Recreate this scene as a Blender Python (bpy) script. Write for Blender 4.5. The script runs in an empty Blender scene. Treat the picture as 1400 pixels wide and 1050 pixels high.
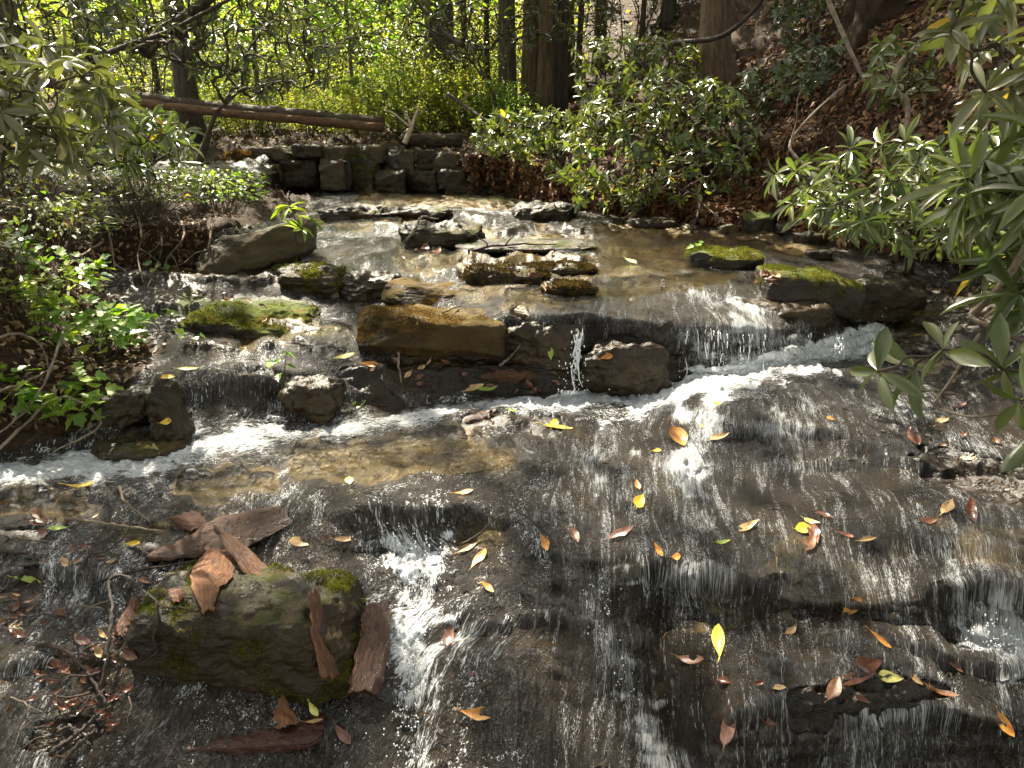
import bpy, math, random
import numpy as np
from mathutils import Vector, Matrix

random.seed(7)
RNG = np.random.default_rng(11)
scene = bpy.context.scene
COL = scene.collection
R = math.radians

# ------------------------------------------------------------------ camera
FPX = 1052.0            # focal length in photo pixels (1400 wide)
PITCH = R(18.5)
CP, SP = math.cos(PITCH), math.sin(PITCH)
EYE = np.array([0.0, 0.0, 2.0])
cam_d = bpy.data.cameras.new('camera')
cam_d.sensor_fit = 'HORIZONTAL'
cam_d.sensor_width = 36.0
cam_d.lens = 36.0 * FPX / 1400.0
cam_d.clip_start = 0.05
cam_d.clip_end = 2000.0
cam = bpy.data.objects.new('camera', cam_d)
COL.objects.link(cam)
cam.location = EYE
cam.rotation_euler = (R(90) - PITCH, 0, 0)
scene.camera = cam


def ray(u, v):
    X = (np.asarray(u, float) - 700.0) / FPX
    Y = (525.0 - np.asarray(v, float)) / FPX
    return np.stack([X, CP + Y * SP, -SP + Y * CP], -1)


def at_z(u, v, z):
    """point seen at photo pixel (u,v) whose height relative to the eye is z"""
    d = ray(u, v)
    return d * (np.asarray(z, float) / d[..., 2])[..., None]


def at_y(u, v, y):
    d = ray(u, v)
    return EYE + d * (np.asarray(y, float) / d[..., 1])[..., None]


def project(P):
    q = np.asarray(P, float) - EYE
    depth = q[..., 1] * CP - q[..., 2] * SP
    up = q[..., 1] * SP + q[..., 2] * CP
    depth = np.where(np.abs(depth) < 1e-6, 1e-6, depth)
    return 700.0 + FPX * q[..., 0] / depth, 525.0 - FPX * up / depth, depth


# ------------------------------------------------------------------ noise
_perm = np.random.default_rng(3).permutation(256)
_perm = np.concatenate([_perm, _perm, _perm])
_g3 = np.random.default_rng(4).normal(size=(256, 3))
_g3 /= np.linalg.norm(_g3, axis=1, keepdims=True)


def pnoise(p):
    p = np.asarray(p, float)
    sh = p.shape[:-1]
    p = p.reshape(-1, 3)
    i = np.floor(p).astype(int)
    f = p - i
    w = f * f * f * (f * (f * 6 - 15) + 10)
    i &= 255
    out = np.zeros(len(p))
    for dx in (0, 1):
        wx = w[:, 0] if dx else 1 - w[:, 0]
        a = _perm[(i[:, 0] + dx) & 255]
        for dy in (0, 1):
            wy = w[:, 1] if dy else 1 - w[:, 1]
            b = _perm[a + ((i[:, 1] + dy) & 255)]
            for dz in (0, 1):
                wz = w[:, 2] if dz else 1 - w[:, 2]
                g = _g3[_perm[b + ((i[:, 2] + dz) & 255)] & 255]
                d = f - np.array([dx, dy, dz])
                out += wx * wy * wz * np.einsum('ij,ij->i', g, d)
    return (out * 1.6).reshape(sh)


def fbm(p, octaves=4, gain=0.5, lac=2.03):
    p = np.asarray(p, float)
    out, a = 0, 1.0
    for o in range(octaves):
        out = out + a * pnoise(p + 17.3 * o)
        p = p * lac
        a *= gain
    return out


def sstep(a, b, x):
    t = np.clip((x - a) / (b - a), 0, 1)
    return t * t * (3 - 2 * t)


# ------------------------------------------------------------------ mesh building
class MB:
    """collects geometry for ONE mesh object"""

    def __init__(self):
        self.V, self.Q, self.n = [], [], 0
        self.A = {}

    def add(self, verts, faces, **attrs):
        verts = np.asarray(verts, float).reshape(-1, 3)
        k = len(verts)
        for nm in set(self.A) | set(attrs):
            if nm not in self.A:
                self.A[nm] = [np.zeros(self.n)] if self.n else []
            val = attrs.get(nm, 0.0)
            self.A[nm].append(np.broadcast_to(np.asarray(val, float), (k,)).copy())
        self.V.append(verts)
        f = np.asarray(faces, int)
        self.Q.append(f + self.n)
        self.n += k

    def mesh(self, name, smooth=True):
        V = np.concatenate(self.V) if self.V else np.zeros((0, 3))
        me = bpy.data.meshes.new(name)
        nf = sum(len(q) for q in self.Q)
        counts = np.concatenate([np.full(len(q), q.shape[1]) for q in self.Q])
        idx = np.concatenate([q.ravel() for q in self.Q])
        starts = np.concatenate([[0], np.cumsum(counts)[:-1]])
        me.vertices.add(len(V))
        me.vertices.foreach_set('co', V.ravel())
        me.loops.add(len(idx))
        me.loops.foreach_set('vertex_index', idx.astype(np.int32))
        me.polygons.add(nf)
        me.polygons.foreach_set('loop_start', starts.astype(np.int32))
        me.polygons.foreach_set('use_smooth', np.full(nf, bool(smooth)))
        for nm, parts in self.A.items():
            at = me.attributes.new(nm, 'FLOAT', 'POINT')
            at.data.foreach_set('value', np.concatenate(parts).astype(np.float32))
        me.update(calc_edges=True)
        me.validate()
        return me

    def build(self, name, mat, parent=None, smooth=True, loc=None):
        me = self.mesh(name, smooth)
        for m in (mat if isinstance(mat, (list, tuple)) else [mat]):
            me.materials.append(m)
        o = bpy.data.objects.new(name, me)
        COL.objects.link(o)
        if parent is not None:
            o.parent = parent
        if loc is not None:
            o.location = loc
        return o


def tag(o, label=None, cat=None, group=None, kind=None):
    if label:
        o['label'] = label
    if cat:
        o['category'] = cat
    if group:
        o['group'] = group
    if kind:
        o['kind'] = kind
    return o


def empty(name, loc, label=None, cat=None, group=None):
    o = bpy.data.objects.new(name, None)
    COL.objects.link(o)
    o.location = loc
    o.empty_display_size = 0.1
    return tag(o, label, cat, group)


def grid_faces(nr, nc):
    a = (np.arange(nr - 1)[:, None] * nc + np.arange(nc - 1)[None, :]).ravel()
    return np.stack([a, a + 1, a + nc + 1, a + nc], 1)


def unit(v):
    v = np.asarray(v, float)
    return v / np.maximum(np.linalg.norm(v, axis=-1, keepdims=True), 1e-9)


def catmull(pts, n=6):
    pts = np.asarray(pts, float)
    if len(pts) < 3:
        t = np.linspace(0, 1, n + 1)[:, None]
        return pts[0] * (1 - t) + pts[-1] * t
    P = np.vstack([2 * pts[0] - pts[1], pts, 2 * pts[-1] - pts[-2]])
    out = []
    for i in range(1, len(P) - 2):
        t = np.linspace(0, 1, n, endpoint=False)[:, None]
        a, b, c, d = P[i - 1], P[i], P[i + 1], P[i + 2]
        out.append(0.5 * (2 * b + (c - a) * t + (2 * a - 5 * b + 4 * c - d) * t ** 2 + (3 * b - a - 3 * c + d) * t ** 3))
    out.append(pts[-1:])
    return np.vstack(out)


def tube(mb, pts, radii, sides=6, rough=0.0, cap=True, **attrs):
    pts = np.asarray(pts, float)
    n = len(pts)
    radii = np.broadcast_to(np.asarray(radii, float), (n,))
    T = np.gradient(pts, axis=0)
    T = unit(T)
    ref = np.array([0.31, 0.17, 0.93]) if abs(T[0][2]) < 0.9 else np.array([1.0, 0.1, 0.0])
    N = unit(np.cross(T, ref))
    B = np.cross(T, N)
    a = np.linspace(0, 2 * np.pi, sides, endpoint=False)
    ring = N[:, None, :] * np.cos(a)[None, :, None] + B[:, None, :] * np.sin(a)[None, :, None]
    rr = radii[:, None, None] * np.ones((n, sides, 1))
    if rough:
        q = pts[:, None, :] + ring * radii[:, None, None]
        rr = rr * (1 + rough * fbm(q / max(radii.max() * 1.6, 1e-4), 3)[..., None])
    V = pts[:, None, :] + ring * rr
    V = V.reshape(-1, 3)
    i = np.arange(n - 1)[:, None] * sides
    j = np.arange(sides)[None, :]
    j2 = (j + 1) % sides
    F = np.stack([i + j, i + j2, i + sides + j2, i + sides + j], -1).reshape(-1, 4)
    if cap:
        V = np.vstack([V, pts[:1], pts[-1:]])
        c0, c1 = n * sides, n * sides + 1
        jj = np.arange(sides)
        k = (jj + 1) % sides
        caps = [np.stack([jj, np.full(sides, c0), np.full(sides, c0), k], 1)]
        F0 = np.stack([k, jj, np.full(sides, c0)], 1)
        F1 = np.stack([(n - 1) * sides + jj, (n - 1) * sides + k, np.full(sides, c1)], 1)
        mb.add(V, F, **attrs)
        mb.Q.append(np.vstack([F0, F1]) + (mb.n - len(V)))
    else:
        mb.add(V, F, **attrs)


# leaf templates: x along the leaf, y across, z up; unit length, unit full width
def leaf_template(ns=5, fold=0.25, droop=0.25, shape='ellipse', curl=0.0):
    t = np.linspace(0, 1, ns)
    if shape == 'ellipse':
        w = np.sin(np.pi * t ** 0.9) ** 0.8
    elif shape == 'obov':
        w = np.sin(np.pi * t ** 1.35) ** 0.75
    elif shape == 'ovate':
        w = np.sin(np.pi * t ** 0.6) ** 0.9
    else:
        w = np.sin(np.pi * t)
    w[0] = 0.06
    w[-1] = 0.02
    V = []
    for i in range(ns):
        z = -droop * t[i] ** 2
        for s in (-1, 0, 1):
            V.append((t[i], s * 0.5 * w[i], z + abs(s) * fold * 0.5 * w[i] * 0.5 - curl * (t[i] - .5) ** 2))
    return np.array(V), grid_faces(ns, 3)


T_RHODO = leaf_template(6, 0.35, 0.22, 'obov')
T_LAUREL = leaf_template(4, 0.35, 0.15, 'ellipse')
T_BLADE = leaf_template(4, 0.2, 0.5, 'ellipse')
T_SMALL = (np.array([(0, 0, 0), (.5, -.5, .1), (1, 0, -.08), (.5, .5, .1)], float), np.array([[0, 1, 2, 3]]))
T_FOLD = (np.array([(0, 0, 0), (.45, -.5, .12), (.5, 0, 0), (.45, .5, .12), (1, 0, -.12)], float), np.array([[0, 1, 4, 2], [0, 2, 4, 3]]))


def leaves(mb, P, D, N, L, W, tmpl, rnd=None):
    """batch of leaves: base points P, directions D, upward normals N, lengths L, widths W"""
    P, D, N = np.asarray(P, float), unit(D), np.asarray(N, float)
    n = len(P)
    S = unit(np.cross(N, D))
    U = np.cross(D, S)
    TV, TF = tmpl
    L = np.broadcast_to(L, (n,))
    W = np.broadcast_to(W, (n,))
    V = (P[:, None, :] + D[:, None, :] * (TV[None, :, 0, None] * L[:, None, None])
         + S[:, None, :] * (TV[None, :, 1, None] * W[:, None, None])
         + U[:, None, :] * (TV[None, :, 2, None] * L[:, None, None]))
    k = len(TV)
    F = (TF[None] + (np.arange(n) * k)[:, None, None]).reshape(-1, TF.shape[1])
    if rnd is None:
        rnd = RNG.random(n)
    mb.add(V.reshape(-1, 3), F, rnd=np.repeat(rnd, k), along=np.tile(TV[:, 0], n))


def rand_dirs(n, zlo=-1, zhi=1):
    a = RNG.random(n) * 2 * np.pi
    z = RNG.uniform(zlo, zhi, n)
    r = np.sqrt(np.clip(1 - z * z, 0, 1))
    return np.stack([r * np.cos(a), r * np.sin(a), z], -1)


def curved(a, b, sag=.1, n=5, seed=None, jit=.12):
    a, b = np.asarray(a, float), np.asarray(b, float)
    L = np.linalg.norm(b - a)
    t = np.linspace(0, 1, n)[:, None]
    P = a * (1 - t) + b * t
    P[1:-1] += RNG.normal(size=(n - 2, 3)) * L * jit * .5
    P[:, 2] += sag * L * np.sin(np.pi * t[:, 0])
    return catmull(P, 3)


# ------------------------------------------------------------------ materials
class NT:
    def __init__(self, name):
        self.m = bpy.data.materials.new(name)
        self.m.use_nodes = True
        self.t = self.m.node_tree
        self.t.nodes.clear()
        self.out = self.t.nodes.new('ShaderNodeOutputMaterial')

    def n(self, typ, **kw):
        nd = self.t.nodes.new('ShaderNode' + typ)
        ins = kw.pop('ins', {})
        for k, v in kw.items():
            setattr(nd, k, v)
        for k, v in ins.items():
            self.set(nd.inputs[k], v)
        return nd

    def set(self, sock, v):
        if isinstance(v, bpy.types.NodeSocket):
            self.t.links.new(v, sock)
        elif isinstance(v, bpy.types.Node):
            self.t.links.new(v.outputs[0], sock)
        else:
            if sock.type == 'RGBA' and len(v) == 3:
                v = (*v, 1)
            sock.default_value = v

    def noise(self, vec, scale, detail=4, rough=0.6, dist=0.0, out='Fac'):
        nd = self.n('TexNoise', ins={'Scale': scale, 'Detail': detail, 'Roughness': rough, 'Distortion': dist})
        if vec is not None:
            self.set(nd.inputs['Vector'], vec)
        return nd.outputs[out]

    def ramp(self, fac, stops):
        nd = self.n('ValToRGB')
        e = nd.color_ramp.elements
        while len(e) < len(stops):
            e.new(0.5)
        for el, (p, c) in zip(e, stops):
            el.position = p
            el.color = (*c, 1) if len(c) == 3 else c
        self.set(nd.inputs[0], fac)
        return nd.outputs[0]

    def math(self, op, a, b=None, c=None, clamp=False):
        nd = self.n('Math', operation=op, use_clamp=clamp)
        self.set(nd.inputs[0], a)
        if b is not None:
            self.set(nd.inputs[1], b)
        if c is not None:
            self.set(nd.inputs[2], c)
        return nd.outputs[0]

    def maprange(self, v, a, b, c=0.0, d=1.0, smooth=True):
        nd = self.n('MapRange', interpolation_type='SMOOTHSTEP' if smooth else 'LINEAR')
        for i, x in enumerate((v, a, b, c, d)):
            self.set(nd.inputs[i], x)
        return nd.outputs[0]

    def mix(self, fac, a, b, mode='MIX'):
        nd = self.n('MixRGB', blend_type=mode)
        self.set(nd.inputs[0], fac)
        self.set(nd.inputs[1], a)
        self.set(nd.inputs[2], b)
        return nd.outputs[0]

    def attr(self, name):
        return self.n('Attribute', attribute_name=name).outputs['Fac']

    def coord(self, kind='Object', scale=None, rot=None):
        c = self.n('TexCoord').outputs[kind]
        if scale is None and rot is None:
            return c
        mp = self.n('Mapping', ins={'Vector': c})
        if scale is not None:
            mp.inputs['Scale'].default_value = scale
        if rot is not None:
            mp.inputs['Rotation'].default_value = rot
        return mp.outputs[0]

    def bump(self, height, strength=0.5, dist=0.02, normal=None):
        nd = self.n('Bump', ins={'Height': height, 'Strength': strength, 'Distance': dist})
        if normal is not None:
            self.set(nd.inputs['Normal'], normal)
        return nd.outputs[0]

    def finish(self, shader):
        self.set(self.out.inputs['Surface'], shader)
        return self.m


def wetrock_nodes(t, c, dark, light, warm, bs=1.0):
    big = t.noise(c, 2.3, 6, 0.6)
    mid = t.noise(c, 14, 5, 0.65)
    fine = t.noise(c, 70, 4, 0.6)
    col = t.ramp(big, [(0.3, dark), (0.55, light), (0.75, warm)])
    col = t.mix(0.55, col, t.ramp(mid, [(0.3, (.25, .23, .2)), (0.7, (1, 1, 1))]), 'MULTIPLY')
    h = t.math('ADD', t.math('MULTIPLY', mid, 1.0), t.math('MULTIPLY', fine, 0.45))
    strat = t.noise(t.coord('Object', (1.2, 1.2, 26)), 2.0, 4, 0.6)
    h = t.math('ADD', h, t.math('MULTIPLY', strat, 0.6))
    return col, h, fine, mid


def mat_rock(name, dark=(.018, .015, .012), light=(.05, .043, .034), warm=(.06, .04, .025), moss=0.0, mosscol=(.06, .085, .012),
             dry=0.5, litter=0.0):
    t = NT(name)
    c = t.coord('Object')
    col, h, fine, mid = wetrock_nodes(t, c, dark, light, warm)
    nz = t.n('SeparateXYZ', ins={0: t.n('NewGeometry').outputs['Normal']}).outputs[2]
    rough = t.maprange(mid, .3, .7, max(.12, dry - .2), min(1, dry + .2))
    nrm = t.bump(h, 0.9, 0.015)
    if moss > 0:
        mn = t.noise(c, 6, 5, .65)
        m1 = t.math('ADD', t.math('MULTIPLY', nz, .55), mn)
        mask = t.maprange(m1, 1.15 - moss * .75, 1.38 - moss * .75)
        mcol = t.mix(t.noise(c, 45, 4, .7), mosscol, tuple(x * .3 for x in mosscol))
        mcol = t.mix(t.maprange(t.noise(c, 9, 3, .6), .5, .7), mcol, (.11, .075, .018))
        col = t.mix(mask, col, mcol)
        rough = t.math('MAXIMUM', rough, t.math('MULTIPLY', mask, .95))
        nrm = t.bump(t.math('MULTIPLY', t.noise(c, 160, 3, .7), mask), .9, .012, nrm)
    if litter > 0:
        ln = t.maprange(t.math('ADD', t.noise(c, 22, 4, .7), t.math('MULTIPLY', nz, .25)), .78 - litter * .2, .86 - litter * .2)
        col = t.mix(ln, col, t.ramp(fine, [(.3, (.1, .045, .015)), (.7, (.2, .1, .035))]))
    b = t.n('BsdfPrincipled', ins={'Base Color': col, 'Roughness': rough, 'Normal': nrm})
    b.inputs['Specular IOR Level'].default_value = .3
    return t.finish(b)


def mat_leaf(name, stops, trans=0.35, rough=0.38, tcol=None, vein=True, spec=.5, hue_noise=True):
    t = NT(name)
    col = t.ramp(t.attr('rnd'), stops)
    if hue_noise:
        nn = t.noise(t.coord('Object'), 1.3, 2, .5)
        col = t.mix(t.maprange(nn, .35, .7, 0, .5), col, t.mix(1.0, col, (1.5, 1.15, .5), 'MULTIPLY'))
    b = t.n('BsdfPrincipled', ins={'Base Color': col, 'Roughness': rough})
    b.inputs['Specular IOR Level'].default_value = spec
    tr = t.n('BsdfTranslucent', ins={'Color': t.mix(1.0, col, tcol or (2.6, 2.4, 1.0), 'MULTIPLY')})
    mx = t.n('MixShader', ins={0: trans, 1: b, 2: tr})
    return t.finish(mx)


def mat_bark(name, dark, light, scale=(14, 14, 2.2), moss=0.0):
    t = NT(name)
    c = t.coord('Object', scale)
    a = t.noise(c, 1.5, 6, .65, .6)
    f = t.noise(t.coord('Object'), 30, 4, .6)
    col = t.ramp(a, [(.32, dark), (.62, light)])
    col = t.mix(.4, col, t.ramp(f, [(.3, (.45, .4, .36)), (.7, (1, 1, 1))]), 'MULTIPLY')
    if moss:
        mm = t.maprange(t.noise(t.coord('Object'), 2.5, 5, .65), .62 - moss * .3, .75 - moss * .3)
        col = t.mix(mm, col, (.05, .075, .015))
    h = t.math('ADD', a, t.math('MULTIPLY', f, .25))
    b = t.n('BsdfPrincipled', ins={'Base Color': col, 'Roughness': .85, 'Normal': t.bump(h, .9, .03)})
    return t.finish(b)


def mat_simple(name, col, rough=.7, var=.5, scale=20.0, spec=.4, trans=0.0):
    t = NT(name)
    nn = t.noise(t.coord('Object'), scale, 5, .65)
    c2 = t.mix(t.maprange(nn, .3, .7), tuple(x * (1 - var) for x in col), tuple(min(1, x * (1 + var * .6)) for x in col))
    b = t.n('BsdfPrincipled', ins={'Base Color': c2, 'Roughness': rough, 'Normal': t.bump(nn, .4, .004)})
    b.inputs['Specular IOR Level'].default_value = spec
    if trans:
        tr = t.n('BsdfTranslucent', ins={'Color': c2})
        return t.finish(t.n('MixShader', ins={0: trans, 1: b, 2: tr}))
    return t.finish(b)


def bed_nodes(t, c):
    col, h, fine, mid = wetrock_nodes(t, c, (.005, .0031, .0013), (.0165, .0102, .0040), (.034, .020, .0058))
    sn = t.noise(c, 7, 5, .6)
    scol = t.ramp(t.noise(c, 18, 5, .65), [(.3, (.038, .025, .008)), (.55, (.095, .065, .021)), (.75, (.15, .105, .036))])
    smask = t.maprange(t.math('ADD', t.attr('sed'), t.math('MULTIPLY', sn, .7)), .62, .95)
    col = t.mix(smask, col, scol)
    mmask = t.maprange(t.math('ADD', t.attr('moss'), t.math('MULTIPLY', t.noise(c, 8, 5, .7), .8)), .75, 1.0)
    mcol = t.mix(t.noise(c, 60, 3, .7), (.075, .095, .015), (.018, .022, .006))
    col = t.mix(mmask, col, mcol)
    return col, h, mid, mmask


def mat_bed():
    """stream bed: wet dark rock, golden sediment in pools, moss and damp soil by attribute"""
    t = NT('stream_bed')
    c = t.coord('Object')
    col, h, mid, mmask = bed_nodes(t, c)
    so = t.attr('soil')
    omask = t.maprange(t.math('ADD', so, t.math('MULTIPLY', t.noise(c, 10, 5, .7), .6)), .6, .9)
    ocol = t.ramp(t.noise(c, 40, 5, .7), [(.3, (.010, .006, .003)), (.55, (.032, .018, .008)), (.72, (.07, .038, .016))])
    col = t.mix(omask, col, ocol)
    rough = t.maprange(mid, .3, .7, .2, .5)
    rough = t.math('MAXIMUM', rough, t.math('MULTIPLY', t.math('MAXIMUM', mmask, omask), .9))
    b = t.n('BsdfPrincipled', ins={'Base Color': col, 'Roughness': rough, 'Normal': t.bump(h, 1.0, .012)})
    b.inputs['Specular IOR Level'].default_value = .3
    return t.finish(b)


def mat_water():
    """a thin running film that shows the rock it wets, clear pools, white water and painted glints"""
    t = NT('stream_water')
    uvn = t.n('Attribute', attribute_name='flow').outputs['Vector']      # x across the flow, y along it
    c = t.coord('Object')
    film = t.attr('film')
    foam = t.attr('foam')

    def mapped(scale):
        return t.n('Mapping', ins={'Vector': uvn, 'Scale': scale}).outputs[0]
    r1 = t.noise(mapped((36, 13, 13)), 1.0, 4, .62, 1.2)
    r2 = t.noise(mapped((105, 60, 60)), 1.0, 3, .6, 1.3)
    r3 = t.noise(mapped((9, 3.5, 3.5)), 1.0, 3, .5, .5)
    h = t.math('ADD', t.math('MULTIPLY', r1, .70), t.math('MULTIPLY', t.math('MULTIPLY', r2, film), .36))
    h = t.math('ADD', h, t.math('MULTIPLY', r3, .8))
    amp = t.maprange(film, 0, 1, .30, 1.0, False)
    nrm = t.bump(t.math('MULTIPLY', h, amp), 1.0, .075)
    # pools
    fr = t.n('Fresnel', ins={'IOR': 1.4, 'Normal': nrm})
    tcol = t.mix(t.attr('deep'), (.96, .95, .93), (.86, .80, .62))
    tr = t.n('BsdfTransparent', ins={'Color': tcol})
    gl = t.n('BsdfGlossy', ins={'Color': (1, 1, 1), 'Roughness': .08, 'Normal': nrm})
    pool = t.n('MixShader', ins={0: fr, 1: tr, 2: gl})
    # film over rock
    col, hb, mid, mm = bed_nodes(t, c)
    wet = t.n('BsdfPrincipled', ins={'Base Color': col, 'Roughness': .6, 'Normal': t.bump(hb, .7, .012, t.bump(t.math('MULTIPLY', h, amp), .8, .04))})
    wet.inputs['Specular IOR Level'].default_value = .1
    t.set(wet.inputs['Coat Weight'], 1.0)
    t.set(wet.inputs['Coat Roughness'], .03)
    t.set(wet.inputs['Coat IOR'], 1.6)
    t.set(wet.inputs['Coat Normal'], nrm)
    water = t.n('MixShader', ins={0: t.maprange(film, .25, .75), 1: pool, 2: wet})
    # white water
    s1 = t.noise(mapped((95, 14, 14)), 1.0, 5, .66, .7)
    s2 = t.noise(mapped((230, 70, 70)), 1.0, 3, .6)
    big = t.noise(mapped((16, 5, 5)), 1.0, 3, .6, .6)
    n = t.math('ADD', t.math('MULTIPLY', s1, .50), t.math('ADD', t.math('MULTIPLY', s2, .34), t.math('MULTIPLY', big, .26)))
    n = t.math('MULTIPLY_ADD', n, 2.3, -.76)
    thr = t.math('SUBTRACT', 1.02, t.math('MULTIPLY', foam, .85))
    mask = t.maprange(n, t.math('SUBTRACT', thr, .08), t.math('ADD', thr, .20))
    mask = t.math('MULTIPLY', mask, t.maprange(foam, .2, .9, .62, .95))
    # white flecks in short streaks: painted glints, with some bubbles
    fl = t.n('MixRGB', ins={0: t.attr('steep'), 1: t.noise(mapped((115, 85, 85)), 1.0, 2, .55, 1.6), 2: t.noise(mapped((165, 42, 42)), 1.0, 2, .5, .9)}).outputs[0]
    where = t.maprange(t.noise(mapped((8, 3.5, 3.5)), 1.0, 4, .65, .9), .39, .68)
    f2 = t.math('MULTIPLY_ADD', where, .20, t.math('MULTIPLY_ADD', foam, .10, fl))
    glint_fleck = t.math('MULTIPLY', t.maprange(f2, .735, .815), t.math('MULTIPLY', t.maprange(film, .2, .8), t.maprange(foam, .02, .12, 0, .95)))
    mask = t.math('MAXIMUM', mask, glint_fleck)
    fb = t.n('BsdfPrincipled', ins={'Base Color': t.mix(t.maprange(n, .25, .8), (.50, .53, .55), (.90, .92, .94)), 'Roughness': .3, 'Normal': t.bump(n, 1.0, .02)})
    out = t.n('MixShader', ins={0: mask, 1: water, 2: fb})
    return t.finish(out)


M = {}
M['bed'] = mat_bed()
M['water'] = mat_water()
M['rock_wet'] = mat_rock('wet_rock', (.012, .008, .004), (.040, .027, .013), (.065, .04, .014), dry=.28)
M['rock_dark'] = mat_rock('dark_rock', (.010, .007, .004), (.034, .024, .013), (.055, .034, .013), dry=.5, moss=.25)
M['rock_mossy'] = mat_rock('mossy_rock', (.010, .0065, .003), (.031, .0195, .0075), (.050, .029, .0085), moss=.3, mosscol=(.055, .06, .009), dry=.5)
M['rock_green'] = mat_rock('green_mossy_rock', (.015, .012, .009), (.045, .038, .028), (.05, .04, .02), moss=.6, mosscol=(.12, .15, .02), dry=.5)
M['rock_brown'] = mat_rock('brown_capped_rock', (.016, .011, .006), (.060, .038, .012), (.10, .06, .014), moss=.45, mosscol=(.15, .095, .018), dry=.75)
M['rock_grey'] = mat_rock('grey_stone', (.026, .020, .012), (.092, .070, .042), (.13, .095, .05), moss=.3, dry=.75)
M['rock_outcrop'] = mat_rock('earthy_outcrop', (.012, .007, .004), (.04, .022, .01), (.06, .034, .014), moss=.15, dry=.9)
M['rock_red'] = mat_rock('red_brown_wet_rock', (.02, .008, .006), (.05, .018, .012), (.07, .03, .018), dry=.22)
M['twig_dark'] = mat_bark('dark_twig_bark', (.018, .012, .009), (.06, .042, .032), (8, 8, 8))
M['twig_pale'] = mat_bark('pale_twig_bark', (.10, .075, .05), (.30, .24, .17), (8, 8, 8))
M['bark_dark'] = mat_bark('dark_tree_bark', (.018, .014, .009), (.085, .063, .042))
M['bark_brown'] = mat_bark('brown_tree_bark', (.036, .023, .012), (.15, .098, .054))
M['bark_grey'] = mat_bark('grey_tree_bark', (.035, .03, .022), (.14, .12, .09), moss=.3)
M['log_top'] = mat_bark('fallen_log_bark', (.012, .008, .005), (.07, .04, .02), (2.2, 14, 14), moss=.2)
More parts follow.
